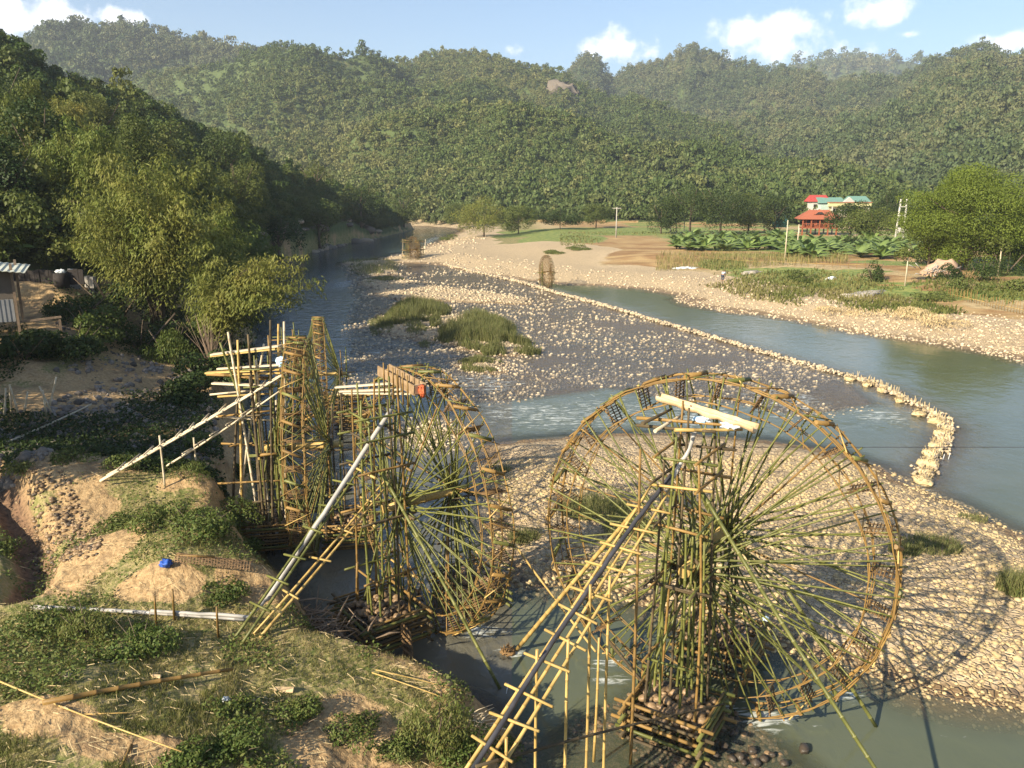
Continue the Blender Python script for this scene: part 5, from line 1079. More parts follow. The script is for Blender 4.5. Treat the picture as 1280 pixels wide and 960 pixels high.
pipe('dark pipe lying on the ladder of the largest wheel', [P0v+up-s_*.10, P0v.lerp(P1v, .55)+up-s_*.12, P0v.lerp(P1v, .85)+up-s_*.05, fA(-1.6, .35, 5.9)], .045, BLACKPIPE, None)
pipe('pale upper section of pipe leading to the split log trough', [fA(-1.62, .38, 5.7), fA(-1.35, .1, 6.4), fA(-1.2, .0, 6.85)], .045, PVC)
lone_pole('thick golden prop leaning from the water to the largest wheel scaffold', G(646, 812, 0), fA(-1.9, .9, 5.2), .055, BAM_YEL, 'props bracing the wheels', r1=.045)
lone_pole('thick green prop crossing the largest wheel down to the bottom edge', atY(868, 600, 15.2), atY(1110, 985, 11.9), .042, BAM_GREEN, 'props bracing the wheels', r1=.036)
lone_pole('green prop in the water right of the wheel, shorter one', atY(985, 740, 15.6), G(1095, 908, 0), .042, BAM_GREEN, 'props bracing the wheels', r1=.042)
lone_pole('thin yellow pole from the middle wheel rim to the crib of the largest wheel', G(640, 676, 1.5), G(745, 815, .2), .035, BAM_YEL, 'props bracing the wheels', r1=.03)
lone_pole('dark slanting pole crossing the front of the crib', G(760, 800, 1.2), G(862, 925, .3), .04, BAM_DARK, 'props bracing the wheels')
lone_pole('long dark pole lying across the ladder posts at the bottom', atY(595, 958, 10.6), atY(905, 880, 14.6), .028, BAM_DARK, 'props bracing the wheels')
lone_pole('upright dark pole rising past the ladder to the scaffold', Vector(G(788, 955, .1)), fA(-2.3, .75, 6.6), .036, BAM_ORG, 'props bracing the wheels')
lone_pole('upright golden pole just left of the scaffold posts', Vector(G(742, 952, .1)), Vector(G(742, 952, .1))+Vector((0.05, .1, 2.8)), .032, BAM_YEL, 'props bracing the wheels')
def brush_anchor(label, loc, s, name='stone_basket', cat='basket', mat=STRAW):
    t_ = thing(name, label, cat, loc, random.uniform(0, 3)); V0 = stone_protos(ICO3, 1)[0]; link('bundle', mesh_np('bundle', (V0+.07*rng.normal(size=V0.shape))*np.array([s, s, s*.7]), ICO3[1], None, False), mat, t_)
    mb = MB()
    for i in range(34):
        a = random.uniform(0, 6.28); e = random.uniform(.1, 1.2); c = Vector((math.cos(a)*math.cos(e), math.sin(a)*math.cos(e), math.sin(e)*.75))*s*.8; mb.tube([c, c*1.25+Vector((random.uniform(-.2, .2), random.uniform(-.2, .2), random.uniform(0, .35)))*s], [.016, .007], 4)
    mb.build('stalks', mat, t_)['kind'] = 'stuff'; return t_
brush_anchor('round basket of stones in the water at the foot of the golden prop', G(634, 815, .02), .20, mat=WATTLE)
# ---- wheel B (middle)
nB_ = Vector((.80, .60, 0)); CB = Vector((-2.35, 20.35, 0)); fB = frame(CB, nB_); ZB = 3.50; sB = .895
water_wheel('bamboo water wheel in the middle, turned half sideways', sB, ZB/sB, 1.0, CB, nB_)
support(fB, 0, .95, ZB, 6.9, -1, 'tall bamboo scaffold left of the middle wheel', 'stone filled bamboo crib under the middle wheel scaffold', .6, 1.35)
support(fB, 0, .95, ZB, 5.0, 1, 'short bamboo scaffold behind the middle wheel', 'stone crib behind the middle wheel', .5, 1.1, False)
# box trough with red cloth at the top
p0 = fB(-.72, .75, 6.92); p1 = fB(-.62, -.95, 6.70); t_ = thing('box_trough', 'wooden plank box trough with red cloth at the top of the middle wheel', 'trough', p0); d = Vector(p1)-Vector(p0); s_ = d.cross(Vector((0, 0, 1))).normalized()
for sg in (-1, 1): MB().bar(s_*.17*sg+Vector((0, 0, .11)), d+s_*.17*sg+Vector((0, 0, .11)), .03, .26).build('side_board', WOOD, t_)
MB().bar((0, 0, 0), d, .32, .03).build('bottom_board', WOOD, t_); MB().bar(d*.985-s_*.17+Vector((0, 0, .11)), d*.985+s_*.17+Vector((0, 0, .11)), .03, .26).build('end_board', WOOD_PALE, t_)
for i in range(6): c = d*(.2+.13*i); MB().bamboo(c+s_*.2+Vector((0, 0, -.4)), c+s_*.2+Vector((0, 0, .42)), .022, .02, 0, .4, 5).build('stake', BAM_ORG, t_)
rag('red cloth tied under the end of the plank trough', Vector(p1)+Vector((.05, 0, .05)), (.12, .12, .2), RUST, 'cloth')
for i, (a, b_) in enumerate([((425, 489), (512, 486)), ((420, 484), (505, 478)), ((430, 491), (515, 492))]):
    o_ = MB().bar((0, 0, 0), Vector(atY(*b_, 20.2))-Vector(atY(*a, 20.9)), .13, .04).build('plank', BAM_PALE); o_.location = atY(*a, 20.9); tag(o_, ['lowest grey plank on the middle wheel scaffold', 'farthest grey plank on the middle wheel scaffold', 'nearest grey plank on the middle wheel scaffold'][i], 'plank', 'planks beside the plank trough')
PB1 = Vector(fB(-1.25, .6, 5.1)); PB0 = Vector(put(301, 806)); PB0.z += .15
chute('green bamboo pole ladder climbing from the bank to the middle wheel', PB0, PB1, 2, .26, .7, BAM_GREEN, [], .2)
chute('second slim pole ladder beside the pale pipe of the middle wheel', PB0+Vector((.35, .2, 0)), PB1+Vector((.5, .1, -.9)), 2, .2, .9, BAM_YEL, [], .1)
PP1 = Vector(atY(489, 512, 19.6)); PP0 = Vector(put(335, 762)); PP0.z += .25
pipe('thick white pipe slanting down from the middle wheel to the bank', [PP0, PP0.lerp(PP1, .5)+Vector((0, 0, -.03)), PP1], .06, PVC)
lone_pole('long green prop slanting from the middle wheel into the water', fB(-1.35, -.1, 4.6), G(625, 861, 0), .045, BAM_GREEN, 'props bracing the wheels', r1=.04)
lone_pole('leaning prop from the ladder foot to the crib of the middle wheel', fB(-1.9, .4, 2.0), G(445, 775, .1), .035, BAM_ORG, 'props bracing the wheels')
# twisted wattle post below crib B
g0 = G(512, 850, .2); g1 = G(505, 765, .6); t_ = thing('wattle_mooring', 'twisted dark wattle bundle running from the middle crib to the near bank', 'wattle bundle', g0); mb = MB(); d = Vector(g1)-Vector(g0)
for q in range(5): mb.tube([d*s+Vector((.11*math.sin(s*14+q*1.3), .06*math.cos(s*14+q*1.3), .1*math.cos(s*9+q)+.1)) for s in np.linspace(0, 1, 26)], .035, 5)
mb.build('rope_bundle', WATTLE, t_)
# ---- wheel C (edge on) and D behind
nC_ = Vector((.985, .174, 0)); CC = Vector((-6.87, 25.2, 0)); fC = frame(CC, nC_); ZC = 3.4; sC = .885
water_wheel('bamboo water wheel seen edge on, left of the middle wheel', sC, ZC/sC, .98, CC, nC_)
support(fC, .2, .86, ZC, 6.9, -1, 'tall pale bamboo scaffold left of the edge on wheel', 'stone crib under the left scaffold of the edge on wheel', .6, 1.3)
support(fC, 0, .86, ZC, 4.6, 1, 'short bamboo scaffold right of the edge on wheel', 'stone crib right of the edge on wheel', .5, 1.2, False)
nD_ = Vector((.97, .24, 0)); CD = Vector((-9.45, 38.6, 0)); fD = frame(CD, nD_); ZD = 2.75; sD = .70
water_wheel('smaller bamboo water wheel farthest back of the near group', sD, ZD/sD, 1.35, CD, nD_)
support(fD, 0, .95, ZD, 5.2, -1, 'bamboo scaffold left of the farthest wheel of the near group', 'stone crib left of the farthest wheel of the near group', .5, 1.1)
support(fD, 0, .95, ZD, 4.0, 1, 'bamboo posts right of the farthest wheel of the near group', 'stone crib right of the farthest wheel of the near group', .5, 1.1, False)
# rough rack left of wheel C: planks, posts, ladders
for i, (a, b_, w_) in enumerate([((265, 443), (352, 432), .22), ((258, 466), (354, 461), .2), ((266, 479), (332, 482), .16), ((264, 445), (345, 436), .14), ((272, 461), (350, 456), .12), ((270, 468), (352, 466), .12)]):
    A_ = Vector(atY(*a, 25.2)); B_ = Vector(atY(*b_, 24.6)); o_ = MB().bar((0, 0, 0), B_-A_, w_, .05).build('plank', BAM_PALE if i % 2 == 0 else BAM_YEL); o_.location = A_
    tag(o_, ['topmost pale plank sticking out left of the edge on wheel', 'long pale plank in the middle of the rack', 'lowest plank of the rack left of the edge on wheel', 'second pale plank just under the topmost one', 'upper golden plank in the middle stack of the rack', 'lower golden plank in the middle stack of the rack'][i], 'plank', 'planks of the rack left of the edge on wheel')
rk = [((285, 415), (330, 690)), ((297, 425), (300, 560)), ((310, 418), (322, 600)), ((300, 440), (292, 620)), ((320, 450), (336, 640)), ((330, 430), (310, 560)), ((338, 400), (341, 620)), ((348, 405), (350, 660)), ((355, 402), (357, 650)), ((275, 428), (300, 500)), ((312, 470), (330, 660)), ((345, 500), (352, 620))]
t_ = thing('bamboo_rack', 'rough rack of pale bamboo posts left of the edge on wheel', 'rack', atY(320, 640, 24.6)); O_ = Vector(t_.location)
for i, (a, b_) in enumerate(rk):
    Y = 24.9+random.uniform(-.7, .7); A_ = Vector(atY(*a, Y)); B_ = Vector(atY(*b_, Y)); gz_ = zat(B_.x, B_.y); B_ = A_.lerp(B_, (A_.z-gz_)/(A_.z-B_.z)) if A_.z-B_.z > .1 else B_
    MB().bamboo(B_-O_, A_-O_, .045, .035, .004, .4, 6).build('post', random.choice((BAM_PALE, BAM_DARK, BAM_YEL, BAM_GREEN, BAM_ORG)), t_)
for i in range(9):
    z_ = random.choice((2.4, 3.4, 4.6, 5.2, 5.9)); A_ = Vector((-9.6+random.uniform(-.3, .3), 24.9+random.uniform(-.6, .6), z_)); MB().bamboo(A_-O_, A_-O_+Vector((random.uniform(1.6, 2.4), random.uniform(-.3, .3), random.uniform(-.25, .25))), .034, .03, 0, .4, 6).build('crossbar', random.choice((BAM_YEL, BAM_PALE, BAM_ORG)), t_)
C0 = Vector(put(132, 603)); C0.z += .15
chute('pale pole ladder rising from the bank mound to the edge on wheel, upper one', C0, atY(350, 470, 24.4), 3, .22, .5, BAM_PALE, [(.33, 1)], .3)
chute('lower pale pole ladder running beside the upper one to the rack', Vector(put(215, 590))+Vector((0, 0, .3)), atY(345, 492, 24.3), 2, .2, .6, BAM_PALE, [(.2, -1)], .2)
rag('dark blue and white rag tied at the top of the edge on wheel scaffold', atY(352, 452, 24.4), (.16, .14, .26), CLOTH_SKY, 'cloth')
lone_pole('orange log lying across the rack beside the edge on wheel hub', atY(322, 569, 24.3), atY(346, 567, 24.3), .06, BAM_ORG)
# boxes behind B
g = G(430, 500, .4); t_ = thing('stone_crib', 'small square crib of orange bamboo behind the plank trough, by the channel', 'crib', g, .1, 'stone filled bamboo cribs in the water')
for lv in range(5):
    for sg in (-1, 1): MB().bamboo((-1.1, sg*.7, lv*.2-.4), (1.1, sg*.7, lv*.2-.4), .06, .05, 0, .5, 6).build('log', BAM_ORG, t_); MB().bamboo((sg*1.0, -.85, lv*.2-.3), (sg*1.0, .85, lv*.2-.3), .06, .05, 0, .5, 6).build('log', BAM_ORG, t_)
pts = rng.uniform(-1, 1, (90, 3))*np.array([.9, .6, .1])+np.array([0, 0, .15]); link('stones', scatter('stones', pts, .1+.08*rng.random(90), ICO2, smooth=True), STONE, t_)['kind'] = 'stuff'
# wattle barrier between C and B at water level
for (a, b_, z1, lb) in [((352, 640), (440, 612), .5, 'low woven wattle wall in the water between the edge on wheel and the middle wheel'), ((300, 660), (350, 650), .4, 'short dark wattle wall against the bank under the rack'), ((330, 600), (355, 596), .8, 'dark wattle screen below the scaffold of the edge on wheel')]:
    A_ = Vector(G(*a, 0)); B_ = Vector(G(*b_, 0)); t_ = thing('wattle_wall', lb, 'wattle wall', A_, 0, 'wattle walls guiding the channel'); d = B_-A_; sd = d.cross(Vector((0, 0, 1))).normalized(); mb = MB()
    for r_ in range(9): mb.tube([d*(j/14)+sd*(.05 if (j+r_) % 2 else -.05)+Vector((0, 0, z1*r_/9-.1+random.uniform(-.02, .02))) for j in range(15)], .028, 5)
    mb.build('weave', WATTLE, t_)
    for j in range(1, 14, 2): MB().bamboo(d*(j/14)+Vector((0, 0, -.4)), d*(j/14)+Vector((0, 0, z1+.3+random.uniform(0, .3))), .03, .028, 0, .4, 5).build('stake', BAM_DARK, t_)
# thin stakes standing in the water around
for i, (px, py, h_, lb) in enumerate([(428, 560, 3.8, 'lone dark stake in the channel left of the middle scaffold'), (418, 590, 3.0, 'dark stake standing before the channel crib'), (433, 470, 1.0, 'short stake in the channel behind the planks')]):
    g = G(px, py, 0); lone_pole(lb, (g[0], g[1], -.4), (g[0]+.05, g[1], h_), .045, BAM_DARK, 'stakes standing in the channel', name='stake', cat='stake')
# ---- small wheels far away
nF = Vector((.80, -.60, 0)); gF = G(683, 359, 0); water_wheel('small old bamboo wheel standing alone on the long weir', .50, 1.9/.5, 1.2, (gF[0], gF[1], 0), Vector((.93, .36, 0)), True)
fF = frame((gF[0], gF[1], 0), (.93, .36)); support(fF, 0, .62, 1.9, 2.6, 1, 'dark post frame right of the small lone wheel', 'x', .5, 1.0, False, False); support(fF, 0, .62, 1.9, 2.4, -1, 'post frame left of the small lone wheel', 'x', .4, .8, False, False)
gE = G(517, 326, 0); water_wheel('small old bamboo wheel at the left tip of the far beach', .53, 1.95/.53, 1.5, (gE[0], gE[1], 0), Vector((.80, .60, 0)), True)
fE = frame((gE[0], gE[1], 0), (.80, .60)); support(fE, 0, .85, 1.95, 4.0, -1, 'post frame with a white rag beside the farthest small wheel', 'x', .6, 1.0, True, False); support(fE, 0, .85, 1.95, 3.8, 1, 'right post frame of the farthest small wheel', 'x', .6, 1.0, True, False)
for a, b_, h_, lb in [(503, 322, 3.2, 'single pale post left of the farthest small wheel'), (531, 322, 3.2, 'leaning pale post right of the farthest small wheel')]:
    g = G(a, b_, 0); lone_pole(lb, (g[0], g[1], -.1), (g[0]+.2, g[1], h_), .09, BAM_PALE, 'posts beside the farthest small wheel', name='stake', cat='stake')
heap('stone_heap', 'orange stone heap at the foot of the small lone wheel', 'stone heap', 668, 358, (.9, .8, .9), STONE_FAR)
# ---- weir: line of stones, with brush bundles at its near end
def along(line, step):
    out = []
    for a, b_ in zip(line[:-1], line[1:]):
        L = np.linalg.norm(b_-a); k_ = max(1, int(L/step)); out += [a+(b_-a)*i/k_ for i in range(k_)]
    return np.array(out)
wp = along(WEIR, .035); wp = wp+rng.normal(size=wp.shape)*(.12+.22*np.abs(fbm(wp[:, 0], wp[:, 1], 2.5, 3)))[:, None]; r = np.hypot(wp[:, 0], wp[:, 1]); pts = np.stack([wp[:, 0], wp[:, 1], rng.uniform(-.02, .16, len(wp))], 1)
t_ = thing('stone_weir', 'long curving weir of pale stones dividing riffle from calm water', 'weir', (pts[0][0], pts[0][1], 0)); link('stones', scatter('stones', pts-np.array([pts[0][0], pts[0][1], 0]), (.05+.0010*r)*rng.uniform(.7, 1.5, len(wp)), ICO1), STONE_RIF, t_)['kind'] = 'stuff'
mb = MB()
for p_ in along(WEIR[9:], .12): p_ = p_+rng.normal(size=2)*.12; mb.tube([(p_[0]-pts[0][0], p_[1]-pts[0][1], 0), (p_[0]-pts[0][0]+random.uniform(-.1, .1), p_[1]-pts[0][1]+random.uniform(-.1, .1), random.uniform(.25, .55))], [.02, .012], 4)
mb.build('brush_stakes', STRAW, t_)['kind'] = 'stuff'
LBW = ['first straw bundle of the weir, farthest from the viewer', 'second straw bundle of the weir', 'third straw bundle, rounder than its neighbours', 'fourth straw bundle of the weir counting from the far end', 'fifth straw bundle where the weir starts to curve', 'sixth straw bundle on the curve of the weir', 'seventh straw bundle at the outermost point of the weir', 'straw bundle just below the curve of the weir', 'straw bundle in the middle of the last straight piece of the weir', 'straw bundle above the end of the weir', 'second last straw bundle of the weir', 'last straw bundle at the near tip of the weir']
for i, (px, py, s_) in enumerate([(1062, 474, .36), (1084, 481, .34), (1103, 488, .34), (1124, 501, .34), (1150, 518, .38), (1170, 527, .4), (1178, 542, .42), (1172, 557, .42), (1164, 567, .4), (1160, 580, .42), (1156, 591, .42), (1153, 601, .46)]):
    brush_anchor(LBW[i], G(px, py, .08), s_, 'straw_bundle', 'straw bundle')['group'] = 'straw bundles along the end of the weir'
# ---- things lying on the near bank
def lying(label, a, b_, r0, mat, lift=.06, cat='pole', name='bamboo_pole', group='poles lying on the near bank', r1=None):
    A_ = Vector(put(*a)); B_ = Vector(put(*b_)); A_.z += r0+lift; B_.z += r0+lift; dz = max([0]+[zat(A_.lerp(B_, s).x, A_.lerp(B_, s).y)+r0*.6-A_.lerp(B_, s).z for s in np.linspace(0, 1, 15)])
    A_.z += dz; B_.z += dz; global LAST; LAST = (A_.copy(), B_.copy()); return lone_pole(label, A_, B_, r0, mat, group, name, 0, r1)
lying('long grey pole propped level along the near bank', (42, 772), (312, 788), .05, PVC, .10); 
A_ = LAST[0].lerp(LAST[1], .55)-Vector((0, 0, .36)); B_ = LAST[1]-Vector((0, 0, .34)); pipe('grey pipe tied on top of the long level pole', [A_+Vector((0, 0, .45)), B_+Vector((0, 0, .42)), Vector(put(338, 762))+Vector((0, 0, .3))], .04, PVC)
for px, py, lb in [(196, 785, 'short stake holding up the level pole on the left'), (273, 798, 'short stake holding up the level pole on the right'), (218, 775, 'thin stake beside the level pole')]:
    g = put(px, py); lone_pole(lb, g, (g[0]+.03, g[1], g[2]+.75), .03, BAM_ORG, 'stakes under the level pole', 'stake', cat='stake')
lying('thick brown pole lying in the grass in front', (55, 888), (292, 845), .05, BAM_ORG, .0); lying('thin straw pole crossing the bottom left corner', (-10, 868), (230, 965), .018, BAM_YEL, .05); lying('short thin pole lying below the thick brown one', (105, 898), (180, 893), .012, BAM_YEL, 0)
lying('thin grey pole on the shaded slope, lower one', (20, 548), (110, 512), .05, BAM_DARK, .1); lying('long pale pole on the shaded slope', (5, 560), (115, 510), .05, BAM_PALE, .1); lying('dark pipe snaking across the shaded slope', (100, 548), (205, 515), .04, BLACKPIPE, .05); lying('short pole end pointing to the bottom edge', (165, 935), (150, 965), .03, BAM_ORG, 0)
lying('pale sheet like plank on the path of the shaded slope', (195, 508), (243, 508), .06, BAM_PALE, 0); lying('straw pole lying at the edge of the sandy patch', (465, 845), (560, 877), .014, BAM_YEL, .04); lying('second straw pole by the sandy patch', (470, 850), (590, 880), .012, BAM_YEL, .06)
for i, (px, py, q) in enumerate([(58, 520, (.0, 0)), (60, 515, (.5, .1)), (66, 520, (-.4, 0)), (15, 520, (.1, 0)), (5, 525, (.2, .1)), (24, 522, (-.2, 0)), (30, 520, (.3, 0))]):
    g = put(px, py); lone_pole(['upright pale stake in the rubble', 'stake leaning right in the rubble', 'stake leaning left in the rubble', 'straight stake by the left edge', 'leaning stake at the left edge', 'stake left of the rubble path', 'short stake in the rubble at left'][i], g, (g[0]+q[0], g[1]+q[1], g[2]+random.uniform(.9, 1.7)), .05, BAM_PALE, 'stakes in the rubble', 'stake', cat='stake')
# driftwood pile and logs
g = Vector(put(375, 770)); mb = MB()
for i in range(150):
    a = random.uniform(0, 6.28); c = Vector((random.gauss(0, .7), random.gauss(0, .55), random.uniform(-.15, .45))); d = Vector((math.cos(a), math.sin(a), random.uniform(-.25, .45)))*random.uniform(.2, .8); mb.tube([c-d, c+Vector((random.uniform(-.1, .1),)*3), c+d], [.012, random.uniform(.012, .035), .008], 5)
o_ = mb.build('driftwood_pile', DRIFT); o_.location = (g.x, g.y, max(.35, g.z-.5)); tag(o_, 'tangled pile of driftwood and sticks where the ladder meets the water', 'driftwood', None, 'stuff')
def log(label, a, b_, r_, mat=DRIFT):
    A_ = Vector(a); d = Vector(b_)-A_; t_ = thing('log', label, 'log', A_, 0, 'logs stranded at the water edge'); MB().tube([d*s+Vector((0, 0, .03*math.sin(s*7))) for s in np.linspace(0, 1, 7)], [r_*v for v in (1.05, .95, 1, .93, .97, .9, .95)], 10).build('bark', mat, t_)
    dn = d.normalized(); MB().tube([-dn*.012, -dn*.002], [r_*.93, r_*.93], 10).build('cut_face', WOOD, t_); return t_
log('thick dark log with a cut end lying in the shallows', G(392, 822, .28), G(425, 796, .1), .24); log('long thin dark log below the driftwood', G(330, 800, .75), G(420, 795, .15), .10); log('thin log half in the water behind the thick log', G(385, 778, .3), G(405, 776, .1), .07)
g = put(283, 880); rag('white plastic bag crumpled in the weeds', (g[0], g[1], g[2]+.06), (.09, .08, .09), CLOTH_WHITE); g = put(208, 710); rag('dark blue plastic bag beside the woven mat', (g[0], g[1], g[2]+.1), (.13, .12, .14), CLOTH_BLUE)
g = put(82, 846); o_ = link('flat_stone', mesh_np('flat_stone', stone_protos(ICO2, 1)[0]*np.array([.12, .09, .05]), ICO2[1]), STONE_FAR); o_.location = (g[0], g[1], g[2]+.03); tag(o_, 'small pale flat stone alone in the grass', 'stone')
for (px, py, s_, lb) in [(355, 866, (.36, .1, .05), 'short broken board lying on the dark soil'), (195, 848, (.2, .05, .03), 'little wood chip in the grass by the brown pole')]:
    g = put(px, py); o_ = MB().box((0, 0, 0), s_, None, .02).build('board' if 'earth' not in lb else 'earth_lump', WOOD_PALE); o_.location = (g[0], g[1], g[2]+.05); o_.rotation_euler = (0, 0, random.uniform(-.6, .2)); tag(o_, lb, 'board' if 'earth' not in lb else 'earth lump')
# woven mat basket
A_ = Vector(put(222, 712)); B_ = Vector(put(318, 722)); t_ = thing('woven_mat', 'torn brown woven bamboo mat lying on the bank', 'mat', A_+Vector((0, 0, .25)), 0); d = B_-A_; L = d.length; dn = d.normalized(); sd = dn.cross(Vector((0, 0, 1))).normalized(); mb = MB()
for r_ in range(9): y_ = (r_-4)*.055; mb.tube([dn*(L*j/16)+sd*y_+Vector((0, 0, .12*math.cos(y_*5)+(.012 if (j+r_) % 2 else -.012))) for j in range(17-random.randint(0, 3))], .012, 4)
for j in range(26): x_ = L*j/26; mb.tube([dn*x_+sd*y_+Vector((0, 0, .12*math.cos(y_*5))) for y_ in (-.24, -.12, 0, .12, .24)], .012, 4)
mb.build('weave', MAT_WOVEN, t_); MB().bamboo(Vector((0, 0, .1)), dn*(L*.5)+Vector((0, 0, .18)), .03, .025, 0, .4, 6).build('edge_pole', BAM_ORG, t_)
# bare sticks near the feathery bush
g = Vector(put(590, 905)); mb = MB()
for i in range(26): a = random.uniform(-1.2, 1.4); d = Vector((math.cos(a), math.sin(a)*.3, random.uniform(-.05, .6)))*random.uniform(.25, .7); c = Vector((random.uniform(-.3, .3), random.uniform(-.2, .2), 0)); mb.tube([c, c+d*.5+Vector((0, 0, .04)), c+d], [.016, .012, .005], 4)
o_ = mb.build('dead_branches', BAM_PALE); o_.location = g; tag(o_, 'dead pale branches poking out behind the feathery bush', 'branches', None, 'stuff')
# dead shrub beyond the racks
t_ = thing('dead_shrub', 'leafless grey shrub standing behind the rack planks', 'dead shrub', put(265, 462)); mb = MB()
for i in range(34): a = random.uniform(0, 6.28); sp = random.uniform(.2, 1.3); mb.tube([(0, 0, 0), (math.cos(a)*sp*.4, math.sin(a)*sp*.4, random.uniform(.8, 1.4)), (math.cos(a)*sp, math.sin(a)*sp, random.uniform(1.8, 3.2))], [.03, .015, .006], 4)
mb.build('branches', DRIFT, t_)
# white rags on sticks in the water
for px, py, lb in [(1185, 574, 'thin white reed stick in the calm water, right one'), (1178, 575, 'thin white reed stick in the calm water, left one'), (632, 867, 'short white stick in the water near the feathery bush'), (651, 860, 'short brown stick in the water near the feathery bush')]:
    g = G(px, py, 0); lone_pole(lb, (g[0], g[1], -.1), (g[0]+.06, g[1], .28), .012, CLOTH_WHITE if 'white' in lb else BAM_YEL, None, 'reed_stick', cat='stick')
# thin cable across
A_ = Vector(fA(-.2, .2, 6.2)); A_ = Vector(atY(875, 559, 17.2)); B_ = Vector(atY(1500, 559, 20)); o_ = MB().tube([A_.lerp(B_, s)-A_ for s in np.linspace(0, 1, 20)], .008, 4).build('cable', BLACKPIPE); o_.location = A_; tag(o_, 'thin dark cable stretched from the largest wheel to the right', 'cable')
# ---- huts at left
g = Vector(put(30, 392)); Yh = 41.5; c0 = atpx(-15, Yh); zf = 5.0; t_ = thing('hut', 'grey walled hut on posts with a pale sloping roof at the left edge', 'hut', (c0[0], c0[1], zf), R(27))
W_ = 3.0
mb = MB()
for i in range(46):                                                  # corrugated lower wall
    x0 = -W_/2-1.6+i*(W_+1.6)/46; mb.box((x0, -1.5-(.02 if i % 2 else 0), .62), ((W_+1.6)/46+.002, .04, 1.15))
mb.build('corrugated_wall', M_CORR, t_)
MB().box((-.8, -1.5, 1.9), (W_+1.6, .05, 1.35)).build('mat_wall', paint('mat_grey', (.13, .11, .09)), t_)
for x_, y_ in ((W_/2+.05, -1.55), (-1.0, -1.55), (W_/2+.05, 1.1), (W_/2+1.9, -1.4)): MB().box((x_, y_, .2 if x_ < 3 else -.9), (.12, .12, 5.6 if x_ < 3 else 1.8)).build('post', DRIFT, t_)
MB().bar((W_/2, -1.45, 0), (W_/2+2.0, -1.4, .12), .1, .1).build('beam', DRIFT, t_)
mb = MB(); K = 60
V = []; x0, x1 = -W_/2-2, W_/2+.7
for i in range(K+1):
    x_ = x0+(x1-x0)*i/K; w_ = .025*math.sin(i*math.pi/1.5); z_ = 3.35-.13*(x_-x0); V += [(x_, -2.3, z_-.02+w_), (x_, 1.9, z_+.05+w_), (x_, -2.3, z_-.05+w_), (x_, 1.9, z_+.02+w_)]
mb.add(V, [q for i in range(K) for q in ((4*i, 4*i+4, 4*i+5, 4*i+1), (4*i+2, 4*i+3, 4*i+7, 4*i+6), (4*i, 4*i+2, 4*i+6, 4*i+4))]); mb.build('roof', M_TIN, t_)
c0 = atpx(38, 66); t_ = thing('shack', 'open shack with a blue tarpaulin wall and grey sheet roof', 'shack', (c0[0], c0[1], c0[2]), R(4)); 
MB().box((-1.6, -1.2, 1.5), (4.2, .05, 2.2)).build('tarpaulin', M_BLUE, t_)
MB().box((-.8, -.2, 2.95), (7.0, 3.2, .08), Matrix.Rotation(R(6), 3, 'Y')).box((1.6, 0, 3.2), (4.2, 3.0, .08), Matrix.Rotation(R(-4), 3, 'Y')).build('roof', M_CONC, t_)
for x_ in (-3.6, -.6, 1.4, 3.4): MB().box((x_, -1.3, 1.4), (.12, .12, 2.9)).build('post', DRIFT, t_)
MB().box((0, 1.2, 1.4), (7, .06, 2.8)).build('back_wall', M_DK, t_)
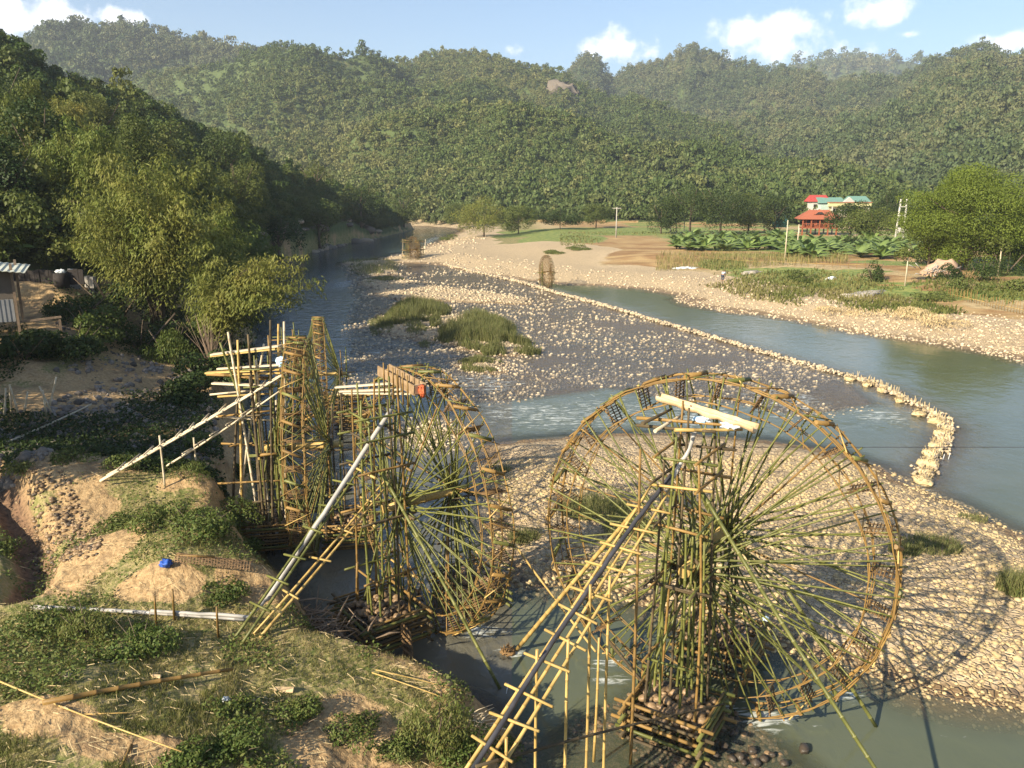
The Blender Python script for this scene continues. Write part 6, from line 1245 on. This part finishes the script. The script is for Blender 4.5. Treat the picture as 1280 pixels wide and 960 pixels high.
for px, py, w_, h_, m_, lb in [(95, 362, .7, 1.3, M_CORR, 'pale board leaning at the terrace edge'), (114, 363, .6, .9, M_CONC, 'grey block standing at the right end of the terrace'), (60, 355, 4.5, .9, M_DK, 'dark plank screen along the terrace behind the hut'), (117, 372, .5, .6, M_CONC, 'small concrete block below the grey block')]:
    g = put(px, py); t = MB(); k_ = max(1, int(w_/.3))
    for j in range(k_): t.box(((j-k_/2+.5)*w_/k_, random.uniform(-.03, .03), h_/2*random.uniform(.85, 1)), (w_/k_*.94, .08 if w_ != .6 else .4, h_*random.uniform(.85, 1.05)), None, .02)
    o_ = t.build('screen' if w_ > 2 else 'board', m_); o_.location = g; tag(o_, lb, 'boards')
g = put(78, 360); rag('white cloth bundle on the terrace edge', (g[0], g[1], g[2]+1.0), (.35, .25, .18), CLOTH_WHITE, 'cloth'); g2 = (g[0], g[1], g[2])
o_ = link('dark_barrel', None, None) if False else MB().tube([(0, 0, 0), (0, 0, .45), (0, 0, .9)], [.42, .46, .42], 14).build('barrel', M_DK); o_.location = g2; tag(o_, 'dark barrel under the white cloth bundle on the terrace', 'barrel')
# floating debris: small pale litter in the gully
x, y = on(40, 130, 625, 720, 900, 2); kk = (pdist(GULLY, x, y) < 1.6); x, y = x[kk], y[kk]; z = land(x, y)
tag(link('gully_litter', scatter('gully_litter', np.stack([x, y, z], 1), .03+.09*rng.random(len(x))**2, ICO1, lift=.1), STONE_WET), 'stones and scraps along the dark gully', 'litter', None, 'stuff')
# ---- air
xs0, ys0 = 3300, 3600
hz = MB().box((0, 1400, 200), (7000, 6400, 1)).V and MB()
hz = MB(); x0, x1, y0, y1, z0, z1 = -2600, 2600, -2600, 2600, HZ0, HZ1
hz.add([(x0, y0, z0), (x1, y0, z0), (x1, y1, z0), (x0, y1, z0), (x0, y0, z1), (x1, y0, z1), (x1, y1, z1), (x0, y1, z1)], [(0, 3, 2, 1), (4, 5, 6, 7), (0, 1, 5, 4), (1, 2, 6, 5), (2, 3, 7, 6), (3, 0, 4, 7)])
mt = bpy.data.materials.new('haze'); mt.use_nodes = True; t = mt.node_tree; t.nodes.clear(); o = t.nodes.new('ShaderNodeOutputMaterial'); v = t.nodes.new('ShaderNodeVolumePrincipled'); v.inputs['Color'].default_value = (.80, .89, 1.0, 1); v.inputs['Density'].default_value = HAZE; v.inputs['Anisotropy'].default_value = .2
t.links.new(v.outputs[0], o.inputs['Volume']); o_ = hz.build('haze', mt); o_['kind'] = 'stuff'; o_['label'] = 'thin bluish haze filling the whole valley'
